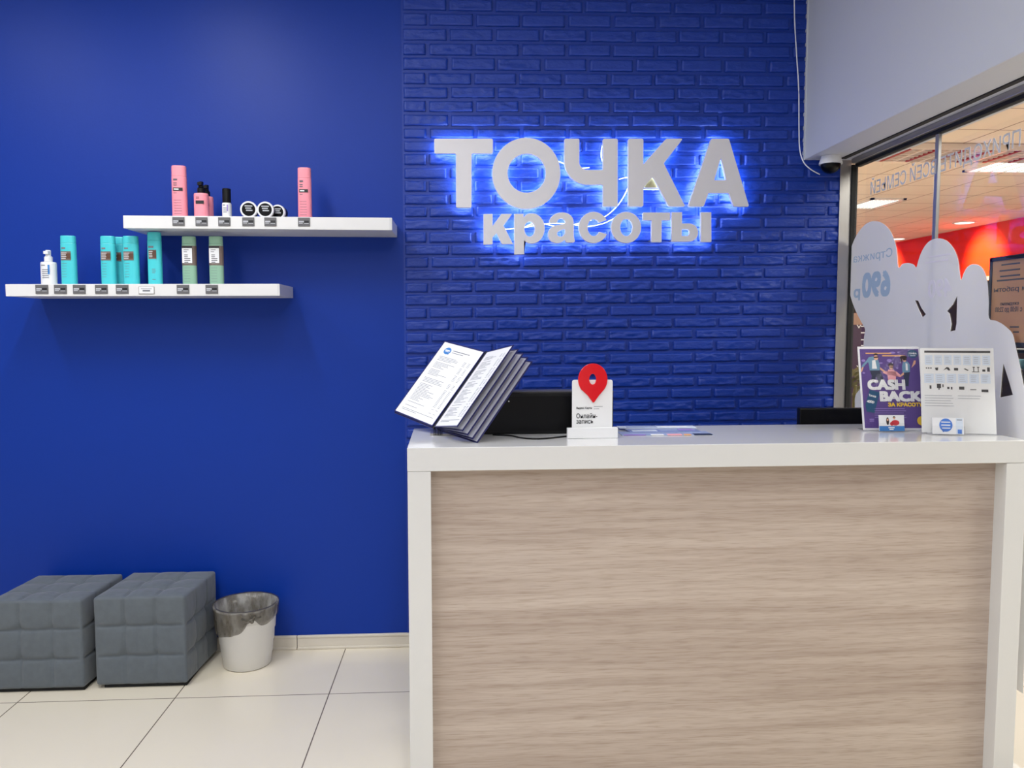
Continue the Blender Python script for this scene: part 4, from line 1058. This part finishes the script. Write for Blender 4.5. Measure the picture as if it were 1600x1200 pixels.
# frosted words along the top of the glass
wl = thing('window_lettering', 'frosted white lettering across the top of the glass, read from the mall side', 'lettering', (GX - .0068, 0, 0))
far = gp(1362, 309, GX); near = gp(1597, 233, GX); top = gp(1362, 279, GX)
tx = 'ПРИХОДИТЕ ВСЕЙ СЕМЬЕЙ'
o = link('lettering', text_mesh(tx, .1, .0002, .001, fit=(far[0] - near[0], top[1] - far[1])), MT['frost'], wl); o.matrix_local = Matrix.Translation((0.0005, near[0], far[1])) @ ROTG
# opening-hours board on the mall side
bd_ = thing('opening_hours_board', 'backlit peach opening hours board with a dark frame behind the glass at the right edge', 'board', (GX + .02, 0, 0))
ya = gp(1547.5, 403, GX + .02); yb_ = gp(1586, 538, GX + .02)
y1 = ya[0]; y0 = y1 - .42; z1 = ya[1]; z0 = gp(1560, 541, GX + .02)[1]
obj('panel', box(.0, .010, y0 + .012, y1 - .012, z0 + .012, z1 - .012), MT['peach'], bd_)
bm = bmesh.new()
for a, b, c, d in ((y0, y1, z0, z0 + .014), (y0, y1, z1 - .014, z1), (y0, y0 + .014, z0, z1), (y1 - .014, y1, z0, z1)): add_box(bm, -.002, .014, a, b, c, d)
obj('frame', bm, MT['jean'], bd_)
obj('mounting_pad', box(-.0148, -.002, y0 + .1, y1 - .1, z1 - .010, z1 - .004), MT['blackm'], bd_)
def btext(body, pxl, pxr, pyt, pyb, fixw=None):
    xx = GX + .02
    farp = gp(pxl, pyb, xx); topp = gp(pxl, pyt, xx); wd = fixw or (farp[0] - gp(pxr, pyb, xx)[0])
    o = link('lettering', text_mesh(body, .1, .0002, .001, fit=(wd, topp[1] - farp[1])), MT['textgrey'], bd_)
    o.matrix_local = Matrix.Translation((-.0006, farp[0] - wd, farp[1])) @ ROTG
btext('Режим работы', 1553, 1602, 449, 459, .25)
btext('ежедневно', 1563, 1592, 473, 478.5)
btext('с 10:00 до 22:00', 1555, 1597, 480, 489.5)
bm = bmesh.new()
for (x0, x1, y) in ((1565, 1594, 412), (1562, 1594, 421.5), (1563, 1594, 430.5), (1558, 1600, 436.5), (1578, 1592, 512), (1583, 1592, 520)):
    a = gp(x1, y, GX + .02); b = gp(x0, y, GX + .02); add_box(bm, -.0006, 0.0001, a[0], b[0], a[1], a[1] + .005)
obj('small_print', bm, MT['textgrey'], bd_)

# ================================================================== THE MALL BEYOND THE GLASS
CZ = 3.0
structure('floor_mall', box(GX + .04, 9.2, -3, 19, -.05, -.0), MT['mallfloor'])
structure('ceiling_mall', box(GX + .12, 9.2, -3, 19, CZ, CZ + .05), MT['mallceil'])
structure('wall_mall_front', box(GX + .03, 9.2, 18.9, 19, 0, CZ), MT['mallwall'])
rw = 7.85
structure('wall_mall_fascia', box(rw, rw + .2, -3, 18.9, 2.22, CZ), MT['redwall'])
structure('trim_4', box(rw - .03, rw + .2, -3, 18.9, 2.16, 2.22), MT['mallwall'])
structure('wall_mall_glazing', box(rw + .1, rw + .2, -3, 18.9, 0, 2.16), MT['darkshop'])
structure('wall_side', box(GX - .004, GX + .012, YW + .1, 18.9, 0, CZ), MT['mallwall'])
# ceiling fittings
def panel_light(label, name, x0, x1, y0, y1):
    r = thing(name, label, 'ceiling light', ((x0 + x1) / 2, (y0 + y1) / 2, CZ), 0, 'ceiling lights in the mall')
    a, b = (x1 - x0) / 2, (y1 - y0) / 2
    bm = bmesh.new()
    for q in ((-a, a, -b, -b + .04), (-a, a, b - .04, b), (-a, -a + .04, -b, b), (a - .04, a, -b, b)): add_box(bm, q[0], q[1], q[2], q[3], -.02, -.0005)
    obj('frame', bm, MT['white'], r)
    obj('diffuser', box(-a + .04, a - .04, -b + .04, b - .04, -.012, -.0006), MT['lampon'], r)
    bm = bmesh.new()
    for k in range(1, 9):
        u = -a + 2 * a * k / 9; add_box(bm, u - .005, u + .005, -b + .04, b - .04, -.018, -.0125)
    obj('louvre', bm, MT['alu'], r)
q = atZ(1362, 309, CZ); q2 = atZ(1460, 301, CZ)
panel_light('recessed louvred light in the mall ceiling, under the middle of the frosted lettering', 'ceiling_panel_light', q.x, q2.x - .1, q.y, q.y + .75)
q = atZ(1568, 246, CZ)
panel_light('recessed light in the mall ceiling at the right edge, beside the frosted lettering', 'ceiling_panel_light', q.x, q.x + 1.2, q.y, q.y + .6)
def downlight(label, px, py):
    q = atZ(px, py, CZ)
    r = thing('downlight', label, 'ceiling light', (q.x, q.y, CZ), 0, 'round downlights in the mall')
    obj('ring', lathe([(.13, -.0005), (.16, -.0005), (.16, -.012), (.13, -.012)], n=32), MT['white'], r)
    obj('diffuser', lathe([(0, -.001), (.128, -.001), (.128, -.008), (0, -.008)], n=32), MT['lampon'], r)
downlight('round downlight in the mall ceiling just above the red fascia, right of the glass joint', 1507, 347.5)
downlight('distant round downlight in the mall ceiling between the two balloon shapes', 1401, 373)
# open lattice ceiling section
la = atZ(1376, 242, CZ); lb = atZ(1376, 222, CZ)
gr = thing('ceiling_lattice', 'chrome and red open lattice section in the mall ceiling behind the lettering', 'ceiling lattice', (la.x, la.y, CZ))
bm = bmesh.new(); bm2 = bmesh.new(); LX = 3.6; LY = abs(lb.y - la.y); ysg = min(la.y, lb.y) - la.y
add_box(bm2, 0, LX, ysg, ysg + LY, -.004, -.0005)
n1 = 30
for k in range(n1 + 1): x = LX * k / n1; add_box(bm if k % 2 else bm2, x - .012, x + .012, ysg, ysg + LY, -.06, -.004)
for k in range(8): y = ysg + LY * k / 7; add_box(bm, 0, LX, y - .008, y + .008, -.055, -.004)
obj('blades', bm, MT['lattice'], gr); obj('backing', bm2, MT['latticer'], gr)

# plum roll-up banner, planter, clothes rail
yb2 = 4.6
b1 = atY(1318, 489, yb2); b2 = atY(1362, 489, yb2)
ban = thing('roll_up_banner', 'plum roll-up banner with white tick lines behind the corner of the glass', 'banner', (b1.x - .06, yb2, 0))
BW = b2.x - b1.x + .30; BH = b1.z
obj('sheet', box(0, BW, -.001, .001, .06, BH - .07), MT['plum'], ban)
obj('top_strip', box(0, BW, -.006, .006, BH - .07, BH), MT['tan'], ban)
obj('base', box(-.02, BW + .02, -.09, .09, 0, .06, .008), MT['alu'], ban)
def bl(body, px, pyt, pyb):
    a = atY(px, pyb, yb2); t = atY(px, pyt, yb2)
    o = link('lettering', text_mesh(body, .06, .0003, .001, fit=(.03, t.z - a.z)), MT['paper'], ban); flat_in(o, a.x - (b1.x - .06), a.z, .0013)
for (pt, pbm) in ((507, 513), (571, 577)):
    bl('V', 1338, pt, pbm)
bm = bmesh.new()
for k, y in enumerate((510, 520, 531, 540, 574, 584)):
    a = atY(1345, y, yb2); add_rect(bm, a.x - (b1.x - .06), a.x - (b1.x - .06) + .07 + .02 * (k % 3), a.z - .003, a.z + .004, .0013)
obj('small_print', bm, MT['paper'], ban)
pp = atY(1329, 600, 3.95)
pp.x = max(pp.x, GX + .2)
plt = thing('potted_shrub', 'olive potted shrub behind the corner post of the glass', 'plant', (pp.x, 3.95, 0))
obj('planter', lathe([(0, 0), (.13, 0), (.17, .75), (.155, .75), (.15, .70), (0, .70)], n=32), MT['pot'], plt, False)
bm = bmesh.new(); rr = random.Random(11)
for k in range(260):
    a = rr.uniform(0, 2 * PI); t = rr.uniform(0, 1); hgt = .72 + t * (pp.z + .06 - .72); rad = .15 * math.sin(PI * min(1, .25 + t * .72)) * rr.uniform(.3, 1)
    c = Vector((rad * math.cos(a), rad * math.sin(a), hgt)); d = Vector((math.cos(a), math.sin(a), rr.uniform(.3, 1.2))).normalized(); sd = d.cross(Vector((0, 0, 1))).normalized()
    l_ = rr.uniform(.04, .08); v = [bm.verts.new(c + x) for x in (Vector((0, 0, 0)), d * l_ * .5 + sd * .014, d * l_, d * l_ * .5 - sd * .014)]; bm.faces.new(v)
fl_ = obj('foliage', bm, MT['olive'], plt)
bm = bmesh.new()
for k in range(7):
    a = k * .9; add_tube(bm, [(0, 0, .69), (.05 * math.cos(a), .05 * math.sin(a), .9), (.10 * math.cos(a), .10 * math.sin(a), pp.z)], .006, 6)
obj('stem', bm, MT['olive'], plt)
yg = 4.3
ga = atY(1566, 560, yg); gb = atY(1640, 560, yg)
rail = thing('clothes_rail', 'dark metal clothes rail standing in the mall beyond the arm of the film figure', 'clothes rail', (ga.x - .08, yg, 0))
RL = gb.x - ga.x + .3; RZ = atY(1590, 548, yg).z
for x in (0, RL):
    obj('post', add_tube(bmesh.new(), [(x, 0, .02), (x, 0, RZ)], .014, 12), MT['black'], rail)
    obj('foot', box(x - .02, x + .02, -.22, .22, 0, .03, .004), MT['black'], rail)
obj('rail', add_tube(bmesh.new(), [(-.03, 0, RZ), (RL + .03, 0, RZ)], .014, 12), MT['black'], rail)
def jacket(label, x, m):
    r = thing('jacket', label, 'jacket', (ga.x - .08 + x, yg, RZ), 0, 'jackets on the mall clothes rail')
    obj('hook', add_tube(bmesh.new(), [(0, 0, .016), (0, -.012, .018), (0, -.018, 0), (0, -.006, -.03), (0, 0, -.06)], .003, 6), MT['alu'], r)
    bm = bmesh.new(); n = 24; rings = []
    for j in range(13):
        t = j / 12; z = -.05 - .72 * t
        wy = .05 + .17 * min(1, t / .16) ** .6 + .02 * t; wx = .022 + .022 * min(1, t * 4)
        rings.append([bm.verts.new((wx * math.cos(2 * PI * k / n) * (1 + .25 * math.sin(5 * 2 * PI * k / n + x * 9) * t), wy * math.sin(2 * PI * k / n), z)) for k in range(n)])
    for a, b in zip(rings, rings[1:]):
        for k in range(n): bm.faces.new((a[k], a[(k + 1) % n], b[(k + 1) % n], b[k]))
    bm.faces.new(rings[0]); bm.faces.new(rings[-1][::-1])
    obj('body', bm, m, r, True)
    for sgn in (-1, 1):
        obj('sleeve', add_tube(bmesh.new(), smooth_path([(0, sgn * .17, -.10), (.012, sgn * .235, -.3), (.016, sgn * .255, -.62)]), .034, 10), m, r, True)
for k, (lab, m) in enumerate((('black jacket at the left end of the mall clothes rail', MT['garm2']), ('teal jacket hanging second on the mall clothes rail', MT['garm1']), ('slate grey jacket hanging third on the mall clothes rail', MT['garm3']), ('dark jacket hanging fourth on the mall clothes rail', MT['garm2']), ('teal jacket at the right end of the mall clothes rail', MT['garm1']))):
    if .11 + k * .14 < RL: jacket(lab, .09 + k * .135, m)
